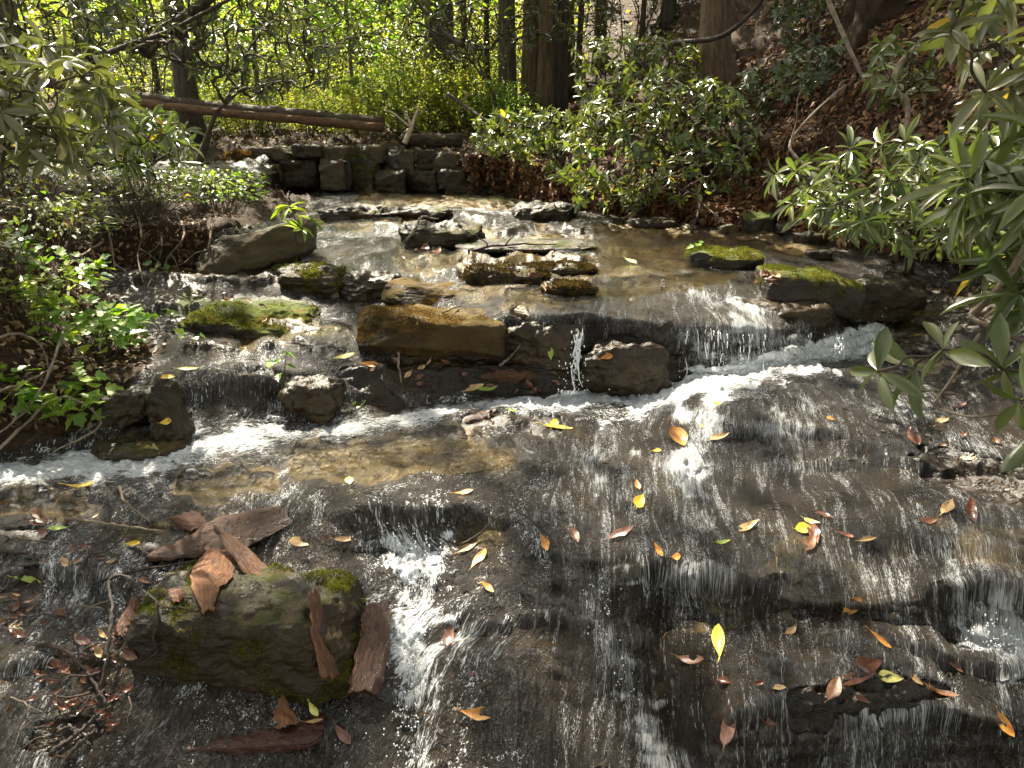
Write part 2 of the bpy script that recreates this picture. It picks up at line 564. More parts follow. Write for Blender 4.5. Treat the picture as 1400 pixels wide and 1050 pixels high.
# ------------------------------------------------------------------ the stream bed
# columns of the valley: for each, (photo row, height below the eye) of every break of slope; 'y' entries give distance instead
Y = 'y'
PROF = {
    -320: [(1500, -2.02), (1060, -1.72), (1000, -1.66), (900, -1.58), (800, -1.48), (750, -1.44), (690, -1.40), (645, -1.38), (540, -1.05), (440, -.78), (370, -.58), (320, -.48), (280, -.40), (250, -.33), (215, -.25), (13, .45, Y), (30, 3, Y), (75, 12, Y)],
    0: [(1500, -2.05), (1060, -1.75), (1000, -1.70), (900, -1.62), (800, -1.52), (750, -1.47), (690, -1.42), (640, -1.41), (540, -1.12), (440, -.86), (370, -.66), (320, -.56), (280, -.48), (250, -.41), (215, -.32), (13, .2, Y), (30, 2, Y), (75, 9, Y)],
    150: [(1500, -2.05), (1060, -1.78), (1000, -1.72), (900, -1.63), (800, -1.53), (750, -1.48), (690, -1.42), (620, -1.39), (520, -1.13), (440, -1.05), (400, -.98), (375, -.95), (300, -.60), (250, -.48), (215, -.35), (13.5, .1, Y), (30, 1.5, Y), (75, 8, Y)],
    300: [(1500, -2.05), (1060, -1.80), (1000, -1.74), (900, -1.66), (800, -1.56), (760, -1.51), (690, -1.42), (605, -1.38), (510, -1.15), (430, -1.05), (395, -.98), (365, -.93), (310, -.66), (270, -.56), (225, -.42), (14, .0, Y), (30, 1.2, Y), (75, 7, Y)],
    400: [(1500, -2.05), (1060, -1.80), (1000, -1.75), (900, -1.66), (800, -1.55), (760, -1.50), (700, -1.42), (585, -1.36), (512, -1.15), (410, -1.0), (368, -.90), (330, -.84), (300, -.78), (262, -.77), (210, -.32), (14, .0, Y), (30, 1.0, Y), (75, 6, Y)],
    500: [(1500, -2.05), (1060, -1.80), (990, -1.73), (860, -1.61), (800, -1.54), (755, -1.50), (712, -1.41), (575, -1.34), (490, -1.12), (412, -1.0), (365, -.87), (335, -.84), (300, -.78), (264, -.77), (206, -.29), (14.5, .0, Y), (30, 1.0, Y), (75, 6, Y)],
    600: [(1500, -2.05), (1060, -1.82), (960, -1.72), (860, -1.61), (800, -1.55), (757, -1.51), (710, -1.41), (560, -1.34), (490, -1.12), (420, -.96), (375, -.88), (335, -.84), (300, -.79), (264, -.77), (206, -.28), (14.5, .05, Y), (30, 1.0, Y), (75, 6, Y)],
    700: [(1500, -2.05), (1060, -1.78), (960, -1.70), (850, -1.60), (800, -1.53), (745, -1.47), (705, -1.40), (548, -1.33), (425, -.90), (395, -.89), (385, -.88), (335, -.85), (300, -.80), (268, -.77), (215, -.32), (14, .2, Y), (30, 1.6, Y), (75, 8, Y)],
    800: [(1500, -2.05), (1060, -1.80), (960, -1.72), (860, -1.60), (790, -1.50), (740, -1.44), (700, -1.38), (545, -1.32), (425, -.90), (395, -.885), (385, -.88), (340, -.85), (310, -.82), (290, -.79), (250, -.5), (12, .35, Y), (26, 3.2, Y), (70, 12, Y)],
    900: [(1500, -2.05), (1060, -1.82), (950, -1.74), (850, -1.62), (795, -1.50), (700, -1.40), (650, -1.36), (540, -1.33), (440, -.97), (400, -.90), (390, -.88), (345, -.86), (315, -.83), (302, -.80), (262, -.55), (10.2, .6, Y), (20, 4.2, Y), (60, 18, Y)],
    1000: [(1500, -2.05), (1075, -1.82), (988, -1.66), (855, -1.56), (812, -1.47), (655, -1.39), (597, -1.30), (525, -1.28), (445, -1.0), (400, -.91), (390, -.89), (345, -.86), (318, -.84), (307, -.80), (262, -.56), (9.2, .75, Y), (18, 5.2, Y), (50, 20, Y)],
    1100: [(1500, -2.05), (1075, -1.82), (988, -1.66), (852, -1.56), (825, -1.50), (650, -1.38), (595, -1.29), (498, -1.24), (450, -1.06), (410, -.93), (400, -.90), (350, -.87), (330, -.85), (318, -.80), (275, -.57), (8.6, .85, Y), (17, 6.0, Y), (50, 22, Y)],
    1200: [(1500, -2.05), (1075, -1.82), (988, -1.66), (858, -1.55), (835, -1.49), (660, -1.37), (600, -1.27), (485, -1.22), (455, -1.12), (430, -1.06), (400, -.95), (370, -.90), (350, -.86), (340, -.81), (300, -.60), (8.1, 1.1, Y), (16, 6.6, Y), (50, 24, Y)],
    1300: [(1500, -2.05), (1070, -1.80), (985, -1.64), (880, -1.56), (812, -1.42), (670, -1.33), (610, -1.25), (500, -1.18), (460, -1.06), (430, -1.0), (405, -.95), (385, -.90), (365, -.86), (355, -.82), (310, -.60), (7.6, 1.2, Y), (15, 6.8, Y), (50, 25, Y)],
    1400: [(1500, -2.05), (1070, -1.78), (985, -1.62), (890, -1.52), (815, -1.37), (690, -1.28), (640, -1.20), (520, -1.10), (480, -.99), (440, -.90), (415, -.86), (400, -.83), (385, -.81), (375, -.79), (330, -.60), (7.1, 1.3, Y), (14.5, 6.9, Y), (50, 25, Y)],
    1740: [(1500, -2.0), (1070, -1.74), (985, -1.58), (890, -1.48), (815, -1.32), (690, -1.22), (640, -1.12), (520, -1.0), (480, -.9), (440, -.82), (415, -.78), (400, -.75), (385, -.73), (375, -.70), (330, -.50), (6.2, 1.4, Y), (14, 7, Y), (50, 25, Y)],
}
NK = len(PROF[0])
_cu = sorted(PROF)
# fine columns: dense inside the frame
U = np.concatenate([np.arange(-320, -60, 12.0), np.arange(-60, 1460, 2.5), np.arange(1460, 1741, 12.0)])
NC = len(U)
KP = []
for k in range(NK):
    isy = [len(PROF[c][k]) == 3 for c in _cu]
    a = np.interp(U, _cu, [PROF[c][k][0] for c in _cu])
    b = np.interp(U, _cu, [PROF[c][k][1] for c in _cu])
    if isy[0]:
        x = (U - 700) / FPX * (a * CP - b * SP)
        KP.append(np.stack([x, a, b], -1))
    else:
        q = np.stack([U / 60.0, np.full(NC, k * 7.7), np.zeros(NC)], -1)
        amp = 5.0 if k in (2, 4, 6, 8, 10) else (3.0 if 1 < k < 14 else 0)
        v = a + amp * fbm(q, 3) + amp * .5 * fbm(q * 4, 2)
        KP.append(at_z(U, v, b))
# keep every break behind the one before it
for k in range(1, NK):
    KP[k][:, 1] = np.maximum(KP[k][:, 1], KP[k - 1][:, 1] + .012)
near = KP[0].copy()
near[:, 0] = KP[0][:, 0] * 2.2
near[:, 1] = -5.0
near[:, 2] = -2.15
KP = [near] + KP
NSEG = [3, 60, 44, 60, 34, 66, 34, 80, 60, 34, 24, 26, 24, 26, 36, 56, 40, 20]
rows, rk = [], []
for k in range(len(KP) - 1):
    n = NSEG[k]
    t = np.linspace(0, 1, n, endpoint=False)
    for s in t:
        rows.append(KP[k] * (1 - s) + KP[k + 1] * s)
        rk.append(k - 1 + s)
rows.append(KP[-1])
rk.append(NK - 1.0)
rk = np.array(rk)                     # knot parameter of every row (0 = below the frame)
BASE = np.array(rows) + EYE           # (NR, NC, 3) world
NR = len(BASE)


def blur(A, n, axis):
    if n < 1:
        return A
    pad = [(0, 0)] * A.ndim
    pad[axis] = (n, n)
    B = np.cumsum(np.pad(A, pad, mode='edge'), axis=axis)
    B = np.concatenate([np.zeros_like(np.take(B, [0], axis)), B], axis)
    w = 2 * n + 1
    m = A.shape[axis]
    return (np.take(B, np.arange(w, w + m), axis) - np.take(B, np.arange(0, m), axis)) / w


# soften creases a little (not across the far, coarse rows)
SM = blur(blur(BASE, 2, 0), 2, 1)
BASE[60:-60] = SM[60:-60]


def normals(G):
    du = np.gradient(G, axis=1)
    dk = np.gradient(G, axis=0)
    return unit(np.cross(du, dk))


PU, PV, PD = project(BASE)            # where each vertex of the smooth bed lies in the photo: used to paint materials by place


def stroke(pts, w, soft=1.0, wob=0.5, src=None):
    """soft mask round a polyline drawn on the photo"""
    pu, pv = (PU, PV) if src is None else src
    sq = np.full(pu.shape, 1e9)
    pts = np.asarray(pts, float)
    if len(pts) == 1:
        pts = np.vstack([pts, pts + .01])
    for a, b in zip(pts[:-1], pts[1:]):
        d = b - a
        L = max(d @ d, 1e-9)
        t = np.clip(((pu - a[0]) * d[0] + (pv - a[1]) * d[1]) / L, 0, 1)
        sq = np.minimum(sq, (pu - a[0] - t * d[0]) ** 2 + (pv - a[1] - t * d[1]) ** 2)
    dist = np.sqrt(sq) * (1 + wob * WOB)
    return 1 - sstep(w * (1 - .5 * soft), w * (1 + .5 * soft), dist)


WOB = fbm(np.stack([PU / 40, PV / 22, PU * 0], -1), 3)


def poly(pts, soft=8.0):
    pts = np.asarray(pts, float)
    inside = np.zeros(PU.shape, bool)
    j = len(pts) - 1
    for i in range(len(pts)):
        xi, yi = pts[i]
        xj, yj = pts[j]
        c = ((yi > PV) != (yj > PV)) & (PU < (xj - xi) * (PV - yi) / (yj - yi + 1e-9) + xi)
        inside ^= c
        j = i
    return inside.astype(float)


# ---- relief
NRM = normals(BASE)
steep = 1 - np.clip(NRM[..., 2], 0, 1)
kk = rk[:, None] * np.ones((1, NC))
isbank_r = sstep(12.6, 13.4, kk) * sstep(640, 700, PU)
leftbank = np.clip(poly([(-400, 620), (0, 618), (110, 585), (190, 520), (215, 470), (150, 420), (135, 375), (270, 372), (280, 345), (300, 310), (420, 300), (420, 262), (300, 240), (-400, 240)]), 0, 1)
leftbank = blur(blur(leftbank, 4, 0), 4, 1)
FAR = sstep(13.5, 14.5, kk)
BANK = np.clip(np.maximum(np.maximum(isbank_r, leftbank), FAR), 0, 1)
sc = BASE.copy()
big = fbm(sc * np.array([2.1, 2.1, 3.0]), 4)
mid = fbm(sc * np.array([7.0, 7.0, 9.0]) + 5, 4)
fine = fbm(sc * np.array([24.0, 24.0, 30.0]) + 9, 3)
strata = fbm(np.stack([sc[..., 0] * 2.0 + .6 * sc[..., 1], sc[..., 1] * 2.0, (sc[..., 2] - .04 * sc[..., 0]) * 22], -1), 3)
dist_s = np.clip(PD / 4.0, .5, 6)
rockd = .016 * big + .012 * mid + .0045 * fine + .016 * strata * (0.35 + steep)
bankd = .045 * big + .014 * mid + .006 * fine
farD = .25 * fbm(sc * .35, 3)
DISP = rockd * (1 - BANK) * np.clip(dist_s, .8, 1.5) + bankd * BANK * np.clip(dist_s, 1, 2.5) + farD * sstep(14.3, 15.3, kk)
NEARF = sstep(-1.0, .3, kk)
BED = BASE + NRM * (DISP * NEARF)[..., None]

# rounded rock humps and hollows (photo pixel, radius px, metres)
HUMPS = [((705, 590), (100, 17), .075), ((640, 520), (120, 20), .03), ((310, 520), (60, 18), .04), ((500, 525), (50, 14), .04), ((700, 650), (120, 30), .03), ((850, 680), (90, 40), .045), ((1050, 545), (130, 34), .05), ((960, 575), (60, 26), .05),
         ((560, 700), (120, 24), .03), ((430, 660), (40, 26), .02), ((800, 880), (120, 80), .05), ((660, 830), (70, 60), .05),
         ((960, 760), (90, 50), .04), ((1180, 720), (120, 50), .05), ((1120, 920), (160, 60), .05), ((690, 960), (80, 60), .06),
         ((560, 950), (30, 110), -.07), ((890, 980), (36, 80), -.05), ((820, 800), (24, 60), -.03), ((590, 810), (50, 40), -.02),
         ((60, 770), (90, 40), .03), ((300, 600), (70, 30), .02), ((120, 930), (140, 60), .03), ((420, 690), (60, 20), .03),
         ((330, 540), (40, 24), .04), ((1280, 720), (90, 40), .04), ((1330, 940), (60, 60), -.05), ((470, 345), (60, 10), .03),
         ((700, 370), (90, 10), .03), ((640, 400), (120, 12), .03), ((300, 400), (110, 14), .03), ((350, 455), (90, 18), .03)]
for (hu, hv), (ru, rv), hh in HUMPS:
    g = np.exp(-((PU - hu) / ru) ** 2 - ((PV - hv) / rv) ** 2)
    BED[..., 2] += hh * g * np.clip(1 + .25 * WOB, .5, 1.5)
# thin bedding ledges: an uneven lip with a small drop in front (photo row, column span, height)
EDGE = PV + 14 * fbm(np.stack([PU / 120, PV * 0, PU * 0], -1), 3) + 2.5 * fbm(np.stack([PU / 16, PV * 0 + 3, PU * 0], -1), 3)
for r0, ua, ub, hh, back, sl in [(398, 150, 430, .05, 20, 0), (432, 170, 440, .06, 24, .02), (462, 200, 480, .05, 22, .03), (490, 240, 480, .07, 26, .0), (540, 240, 380, .07, 30, 0), (520, 470, 760, .04, 18, .02), (545, 460, 640, .03, 14, .02),
                                 (716, 470, 700, .05, 50, 0), (598, 940, 1150, .05, 40, .02), (640, 1110, 1400, .05, 34, .03), (620, 1000, 1250, .03, 20, .02), (806, 860, 1110, .06, 60, .05), (815, 1240, 1440, .06, 50, 0),
                                 (985, 990, 1360, .07, 80, 0), (900, 1100, 1420, .035, 50, .08), (760, 1150, 1420, .04, 50, .06), (880, 640, 800, .03, 50, -.05), (770, 700, 880, .03, 40, .05), (690, 0, 240, .03, 24, -.03), (800, 0, 180, .04, 40, .05), (930, 0, 200, .04, 50, -.06),
                                 (345, 560, 860, .045, 9, 0), (366, 480, 830, .06, 12, .01), (318, 440, 820, .05, 8, 0), (300, 430, 700, .05, 7, 0), (392, 700, 900, .03, 8, 0), (384, 560, 720, .05, 9, 0), (332, 380, 600, .04, 8, 0)]:
    e = EDGE - sl * (PU - ua) + 3 * math.sin(r0)
    win = sstep(ua - 20, ua + 30, PU) * (1 - sstep(ub - 30, ub + 20, PU))
    BED[..., 2] += hh * win * (1 - sstep(r0 - 1.5, r0 + 2.5, e)) * np.exp(-np.clip(r0 - e, 0, None) / back) * np.clip(1 + .5 * WOB, .4, 1.4) * np.where(PV > 580, .85, 1.0)
NRM2 = normals(BED)

# ---- where water runs
dry = np.clip(np.maximum(BANK, 0), 0, 1)
for pts, w in [([(0, 835), (40, 815)], 20), ([(120, 1000), (60, 1010)], 14), ([(0, 745), (60, 745)], 12),
               ([(150, 430), (300, 440), (420, 445)], 24), ([(180, 400), (330, 385), (430, 385)], 15), ([(560, 515), (760, 515)], 26), ([(480, 520), (540, 560)], 12),
               ([(640, 372), (800, 372)], 12), ([(640, 590), (760, 592)], 9), ([(1230, 400), (1400, 430)], 24), ([(1280, 640), (1420, 700)], 24),
               ([(560, 312), (800, 330)], 10), ([(840, 310), (960, 312), (1150, 340)], 8), ([(150, 560), (240, 590)], 20), ([(700, 480), (760, 480)], 30),
               ([(820, 500), (890, 500)], 36), ([(480, 285), (640, 280), (700, 282)], 5), ([(345, 232), (640, 232)], 26), ([(1090, 985), (1290, 960)], 14)]:
    dry = np.maximum(dry, stroke(pts, w, 1.2, .6))
deep = np.zeros_like(dry)
for pts, w in [([(560, 355), (1000, 350)], 28), ([(700, 410), (900, 395), (1000, 375)], 14), ([(500, 275), (700, 275)], 12), ([(430, 305), (560, 305)], 12), ([(820, 318), (1100, 340)], 14),
               ([(420, 640), (600, 625), (680, 635)], 28), ([(0, 700), (110, 700)], 16), ([(180, 735), (240, 740)], 18), ([(250, 665), (370, 665)], 13), ([(350, 470), (470, 465)], 13),
               ([(250, 385), (330, 390)], 8), ([(1150, 420), (1250, 460)], 26), ([(230, 745), (330, 735)], 16)]:
    deep = np.maximum(deep, stroke(pts, w, 1.4, .6))
SED = np.clip(deep * .62, 0, 1)
for pts, w, a in [([(430, 640), (640, 630)], 26, .5), ([(0, 700), (110, 695)], 18, .45), ([(250, 665), (370, 660)], 15, .5), ([(200, 735), (250, 740)], 16, .5), ([(350, 470), (440, 462)], 12, .5),
                  ([(640, 410), (860, 385)], 12, .4), ([(490, 310), (560, 308)], 10, .4), ([(700, 430), (760, 425)], 8, .2), ([(1000, 820), (1130, 790)], 50, .25), ([(1250, 750), (1400, 740)], 40, .25),
                  ([(600, 735), (680, 735)], 20, .3), ([(900, 850), (1050, 840)], 30, .2)]:
    SED = np.clip(SED + a * stroke(pts, w, 1.4, .6), 0, 1.2)
MOSS = np.zeros_like(dry)
for pts, w, a in [([(260, 425), (420, 440)], 20, .6), ([(380, 370), (460, 385)], 12, .7), ([(640, 375), (800, 372)], 12, .35), ([(150, 430), (230, 430)], 14, .4), ([(60, 430), (0, 450)], 40, .4), ([(640, 270), (700, 272)], 8, .6),
                  ([(120, 600), (230, 610)], 14, .4), ([(1020, 300), (1060, 305)], 10, .7)]:
    MOSS = np.maximum(MOSS, a * stroke(pts, w, 1.2, .5))
SED = np.clip(SED + .32 * sstep(-.1, .7, fbm(np.stack([BASE[..., 0] * 2.2, BASE[..., 1] * 2.2, BASE[..., 2] * 0 + 3], -1), 3)) * (1 - BANK), 0, 1.2)
SOIL = np.clip(BANK, 0, 1)

FILM = np.clip(1 - deep * .9, 0, 1)
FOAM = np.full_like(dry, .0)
FOAM += .36 * sstep(0, .2, 1 - dry) * np.clip(.75 + .9 * fbm(np.stack([BASE[..., 0] * 3, BASE[..., 1] * 2, BASE[..., 2] * 0], -1), 3), .15, 1.5)  # baseline flecks: foam and painted sparkle all over the running film
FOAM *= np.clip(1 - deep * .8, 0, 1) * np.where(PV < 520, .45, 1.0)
CH = [(985, 530), (900, 548), (760, 556), (680, 566), (600, 580), (470, 592), (400, 606), (250, 622), (150, 645), (-60, 668)]
FX = np.zeros_like(FOAM)
for pts, w, a in [
    ([(925, 460), (950, 520)], 26, .22), ([(985, 455), (985, 520)], 40, .5), ([(1040, 455), (1040, 505)], 36, .58), ([(1090, 455), (1085, 490)], 30, .40), ([(1130, 455), (1190, 468)], 20, .34),
    ([(1200, 464), (1130, 486), (1050, 500), (980, 524)], 17, .75), ([(1180, 470), (1080, 505), (980, 545), (900, 556)], 22, .45),
    (CH, 11, .50), (CH, 26, .26), ([(250, 628), (0, 662)], 24, .35), ([(760, 553), (980, 530)], 11, .5),
    ([(960, 545), (900, 570), (840, 604), (806, 640)], 20, .42), ([(965, 595), (935, 635), (945, 665)], 22, .55), ([(900, 640), (960, 690), (930, 740)], 30, .25),
    ([(792, 448), (788, 500), (780, 535)], 7, .85), ([(780, 540)], 26, .5), ([(905, 393), (950, 404), (1000, 425)], 12, .42), ([(1000, 405), (1012, 425)], 8, .5),
    ([(545, 745), (600, 765)], 26, .62), ([(580, 790), (560, 880), (590, 960), (555, 1060)], 26, .56), ([(640, 880), (660, 920)], 30, .3),
    ([(832, 780), (805, 850), (835, 900), (880, 980), (905, 1060)], 17, .42), ([(720, 800), (780, 900)], 50, .14), ([(880, 1000), (940, 1060)], 30, .35),
    ([(1300, 830), (1400, 872)], 22, .30), ([(1330, 880), (1400, 900)], 22, .62), ([(1380, 960), (1400, 1040)], 24, .3),
    ([(507, 375), (497, 412)], 6, .6), ([(450, 318), (560, 330)], 13, .5), ([(640, 290), (700, 293)], 7, .7), ([(430, 415), (500, 425)], 14, .25), ([(420, 440), (495, 450)], 10, .35),
    ([(150, 232), (180, 232)], 18, .9), ([(215, 240), (300, 205)], 14, .6), ([(1020, 984), (1330, 984)], 7, .35), ([(960, 597), (1130, 600)], 6, .22), ([(950, 640), (1130, 646)], 10, .3),
    ([(1000, 810), (930, 800)], 8, .3), ([(1240, 655), (1340, 660)], 10, .2), ([(240, 520), (360, 510)], 12, .2), ([(280, 590), (380, 575)], 20, .25), ([(40, 760), (140, 800), (60, 860)], 26, .22), ([(500, 215), (530, 240)], 6, .5)]:
    FX += a * stroke(pts, w, 1.3, .7)
FX *= .72
FX += .55 * stroke([(1195, 465), (1130, 486), (1050, 500), (985, 522)], 16, 1.4, .8)
FX += .16 * stroke(CH[:4], 12, 1.3, .8)
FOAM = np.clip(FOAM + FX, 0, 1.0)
CHAN = np.maximum(stroke(CH, 34, .3, .5), stroke([(1200, 464), (1130, 486), (1050, 500), (980, 530)], 24, .3, .4))
CHAN = np.maximum(CHAN, stroke([(1180, 480), (980, 560)], 30, .3, .4))

# water skin: the bed smoothed, lifted by its depth
W0 = blur(blur(BED, 2, 0), 3, 1)
WN = normals(W0)
lift = .0075 + .018 * deep + .012 * CHAN + .012 * FOAM
lift = lift + np.clip(FOAM - .25, 0, 1) * .022 * fbm(np.stack([BASE[..., 0] * 26, BASE[..., 1] * 20, BASE[..., 2] * 20], -1), 3)
lift = lift + .003 * FILM * fbm(np.stack([BASE[..., 0] * 40, BASE[..., 1] * 16, BASE[..., 2] * 16], -1), 2)
lift = lift * (1 - dry) - .055 * sstep(.25, .8, dry)
WAT = W0 + WN * lift[..., None]
# falls leap clear of the wall
leap = stroke([(960, 455), (1110, 452)], 26, 1.2, .2) * .05 + stroke([(985, 500), (1060, 490)], 24, 1.2, .2) * .05 + stroke([(790, 465), (787, 500)], 8, 1, .2) * .04
WAT[..., 1] -= leap * (1 - dry)

# flow coordinates
arc = np.cumsum(np.linalg.norm(np.diff(BASE, axis=0, prepend=BASE[:1]), axis=-1), axis=0)
p0, p1 = at_z(985, 530, -1.29), at_z(0, 660, -1.41)
dch = unit(p1 - p0)[:2]
acr = BASE[..., 0] * dch[1] - BASE[..., 1] * dch[0]
alo = BASE[..., 0] * dch[0] + BASE[..., 1] * dch[1]
skew = .45 * arc * np.clip((PU - 900) / 500, -.3, 1)       # streaks lean with the slope
FA = np.where(CHAN > .5, acr * 1.0 + 31, BASE[..., 0] + skew + .03 * fbm(sc * 5, 2) + .13 * fbm(sc * np.array([1.6, 1.6, 1.6]) + 21, 2))
FL = np.where(CHAN > .5, alo + 13, arc)
FLOW = np.stack([FA, FL, kk * 0.0], -1)


def sheet(name, G, r0, r1, mat, attrs, flow=False):
    H = G[r0:r1]
    nr = len(H)
    me = bpy.data.meshes.new(name)
    V = H.reshape(-1, 3)
    F = grid_faces(nr, NC)
    me.vertices.add(len(V))
    me.vertices.foreach_set('co', V.ravel())
    me.loops.add(F.size)
    me.loops.foreach_set('vertex_index', F.ravel().astype(np.int32))
    me.polygons.add(len(F))
    me.polygons.foreach_set('loop_start', (np.arange(len(F)) * 4).astype(np.int32))
    me.polygons.foreach_set('use_smooth', np.ones(len(F), bool))
    for nm, A in attrs.items():
        at = me.attributes.new(nm, 'FLOAT', 'POINT')
        at.data.foreach_set('value', A[r0:r1].ravel().astype(np.float32))
    if flow:
        at = me.attributes.new('flow', 'FLOAT_VECTOR', 'POINT')
        at.data.foreach_set('vector', FLOW[r0:r1].ravel().astype(np.float32))
    me.update(calc_edges=True)
    me.materials.append(mat)
    o = bpy.data.objects.new(name, me)
    COL.objects.link(o)
    tag(o, kind='structure')
    return o


r_split = int(np.searchsorted(rk, 14.0))
bed_o = sheet('stream_bed', BED, 0, r_split + 1, M['bed'], dict(sed=SED, moss=MOSS, soil=SOIL))
hill_o = sheet('hillside', BED, r_split, NR, M['bed'], dict(sed=SED * 0, moss=MOSS * 0, soil=SOIL))
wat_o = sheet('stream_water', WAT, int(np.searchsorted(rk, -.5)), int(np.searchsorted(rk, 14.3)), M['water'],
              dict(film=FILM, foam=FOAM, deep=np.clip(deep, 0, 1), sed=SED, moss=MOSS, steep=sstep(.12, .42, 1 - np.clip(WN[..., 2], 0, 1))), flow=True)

# ---- falling strands of the wide fall and the thin one, and the drops thrown up where they land
def strands():
    mb = MB()
    def drop(p, r, stretch):
        a = np.linspace(0, 2 * np.pi, 5, endpoint=False)
        V = [p + [0, 0, r * stretch]]
        for z in (.45, -.45):
            V += [p + [r * math.cos(q + z), r * .8 * math.sin(q + z), z * r * stretch] for q in a]
        V.append(p - [0, 0, r * stretch * 1.1])
        F3 = [[0, 1 + i, 1 + (i + 1) % 5] for i in range(5)] + [[11, 6 + (i + 1) % 5, 6 + i] for i in range(5)]
        F4 = [[1 + i, 6 + i, 6 + (i + 1) % 5, 1 + (i + 1) % 5] for i in range(5)]
        mb.add(np.array(V), np.array(F4))
        mb.Q.append(np.array(F3) + mb.n - 12)
    rg = np.random.default_rng(77)
    cl = 915 + 285 * rg.random(26) ** .8
    wt = rg.random(26) ** 2 + .08
    for _ in range(360):
        u = float(np.clip(rg.choice(cl, p=wt / wt.sum()) + rg.normal() * rg.choice([1.5, 5, 12]), 900, 1206))
        vt = np.interp(u, [905, 960, 1050, 1130, 1205], [448, 444, 446, 450, 456]) + rg.normal() * 5
        vb = np.interp(u, [905, 960, 1050, 1130, 1205], [535, 528, 506, 488, 470]) + rg.normal() * 6 + 26 * rg.random() ** 3 * (u < 1060)
        zt = np.interp(u, [900, 1000, 1100, 1200], [-.97, -1.0, -1.05, -1.1])
        p = at_z(u, vt, zt) + EYE
        yb = p[1] - rg.uniform(.02, .10)
        q = at_y(u, vb, yb)
        H = p[2] - q[2]
        if H < .03:
            continue
        nseg = int(rg.integers(2, 7))
        on = rg.random(nseg) < .7
        for i in range(nseg):
            if not on[i]:
                continue
            f0, f1 = (i + rg.uniform(0, .3)) / nseg, (i + rg.uniform(.6, 1.1)) / nseg
            m = 5
            f = np.linspace(f0, min(f1, 1), m)
            P = np.stack([p[0] + (q[0] - p[0]) * f + rg.normal(size=m) * .0015, p[1] + (q[1] - p[1]) * np.sqrt(f), p[2] - H * f], -1)
            P[:, 0] += .006 * np.sin(f * 9 + u) * rg.uniform(0, 1)
            rr = rg.uniform(.0010, .0042) * np.sin(np.linspace(.35, 2.8, m))
            tube(mb, P, rr, 5)
    for _ in range(13):                              # the thin fall
        f = np.sort(rg.random(2) * np.array([.7, 1.0])) * .9
        f = np.linspace(f[0], f[1] + .12, 6)
        P = at_y(790 + rg.normal() * 4 - 7 * f + rg.normal(size=6) * 2.2, 448 + 92 * f, 3.60 - .05 * f)
        tube(mb, P, rg.uniform(.0012, .0036) * np.sin(np.linspace(.35, 2.8, 6)), 5)
    for _ in range(90):
        f = rg.random()
        p = at_y(789 - 6 * f + rg.normal() * (3 + 12 * f), 450 + 88 * f, 3.60 - .05 * f)
        drop(p, rg.uniform(.001, .003), rg.uniform(1, 3))
    lines = [([(1200, 462), (1130, 486), (1050, 500), (980, 524)], 14, 330, .05), ([(960, 545), (900, 570), (840, 604), (806, 640)], 16, 110, .03), ([(965, 595), (940, 640)], 14, 90, .04),
             ([(545, 745), (600, 765)], 20, 110, .03), ([(580, 800), (560, 900), (555, 1040)], 26, 240, .03), ([(780, 538)], 18, 110, .06), ([(1330, 882), (1400, 902)], 16, 120, .04), ([(905, 395), (1000, 425)], 9, 60, .02), ([(832, 790), (810, 860), (890, 1000)], 12, 90, .02), ([(900, 556), (600, 582), (250, 624)], 9, 150, .015)]
    for pts, w, n, hgt in lines:
        pts = np.array(pts, float)
        for _ in range(n):
            if len(pts) > 1:
                s = rg.random() * (len(pts) - 1)
                i = int(s)
                uv = pts[i] + (pts[i + 1] - pts[i]) * (s - i)
            else:
                uv = pts[0]
            u, v = uv + rg.normal(size=2) * w * np.array([.6, .45])
            d = ray(u, v)
            k = np.argmin((PU[:, ::8] - u) ** 2 + (PV[:, ::8] - v) ** 2)
            P = WAT[:, ::8].reshape(-1, 3)[k] + np.array([rg.normal() * .01, rg.normal() * .01, abs(rg.normal()) * hgt])
            drop(P, rg.uniform(.0010, .0030), rg.uniform(.8, 1.8))
    return mb


t = NT('white_water')
fb_ = t.n('BsdfPrincipled', ins={'Base Color': (.82, .85, .88), 'Roughness': .15})
M['white_water'] = t.finish(t.n('MixShader', ins={0: .3, 1: fb_, 2: t.n('BsdfTransparent', ins={'Color': (.95, .97, 1)})}))
o = strands().build('falling_water', M['white_water'])
tag(o, kind='stuff')
# ------------------------------------------------------------------ finding the ground under a photo pixel
from mathutils.bvhtree import BVHTree


def _bvh(G, r0, r1):
    H = G[r0:r1]
    return BVHTree.FromPolygons(H.reshape(-1, 3).tolist(), grid_faces(len(H), NC).tolist())


_r1 = int(np.searchsorted(rk, 15.3))
BVH_BED = _bvh(BED, 3, _r1)
TOPB = np.maximum(BED[..., 2], WAT[..., 2])
_G = BED.copy()
_G[..., 2] = TOPB
BVH_TOP = _bvh(_G, 3, _r1)
ROCK_BVH = []


def hit(u, v, rocks=True, bvh=None):
    """the point of the ground (or water, or a rock) seen at a photo pixel, and its normal"""
    d = Vector(ray(u, v)).normalized()
    o = Vector(EYE)
    best = None
    for b in [bvh or BVH_TOP] + (ROCK_BVH if rocks else []):
        loc, nrm, _i, dist = b.ray_cast(o, d)
        if loc is not None and (best is None or dist < best[2]):
            best = (loc, nrm, dist)
    if best is None:
        p = at_y(u, v, 12.0)
        return np.array(p), np.array([0, 0, 1.0])
    n = np.array(best[1])
    return np.array(best[0]), n if n @ np.array(d) < 0 else -n


def below(x, y, zfrom=30.0):
    loc, nrm, _i, _d = BVH_TOP.ray_cast(Vector((x, y, zfrom)), Vector((0, 0, -1)))
    return (loc.z if loc is not None else 0.0)


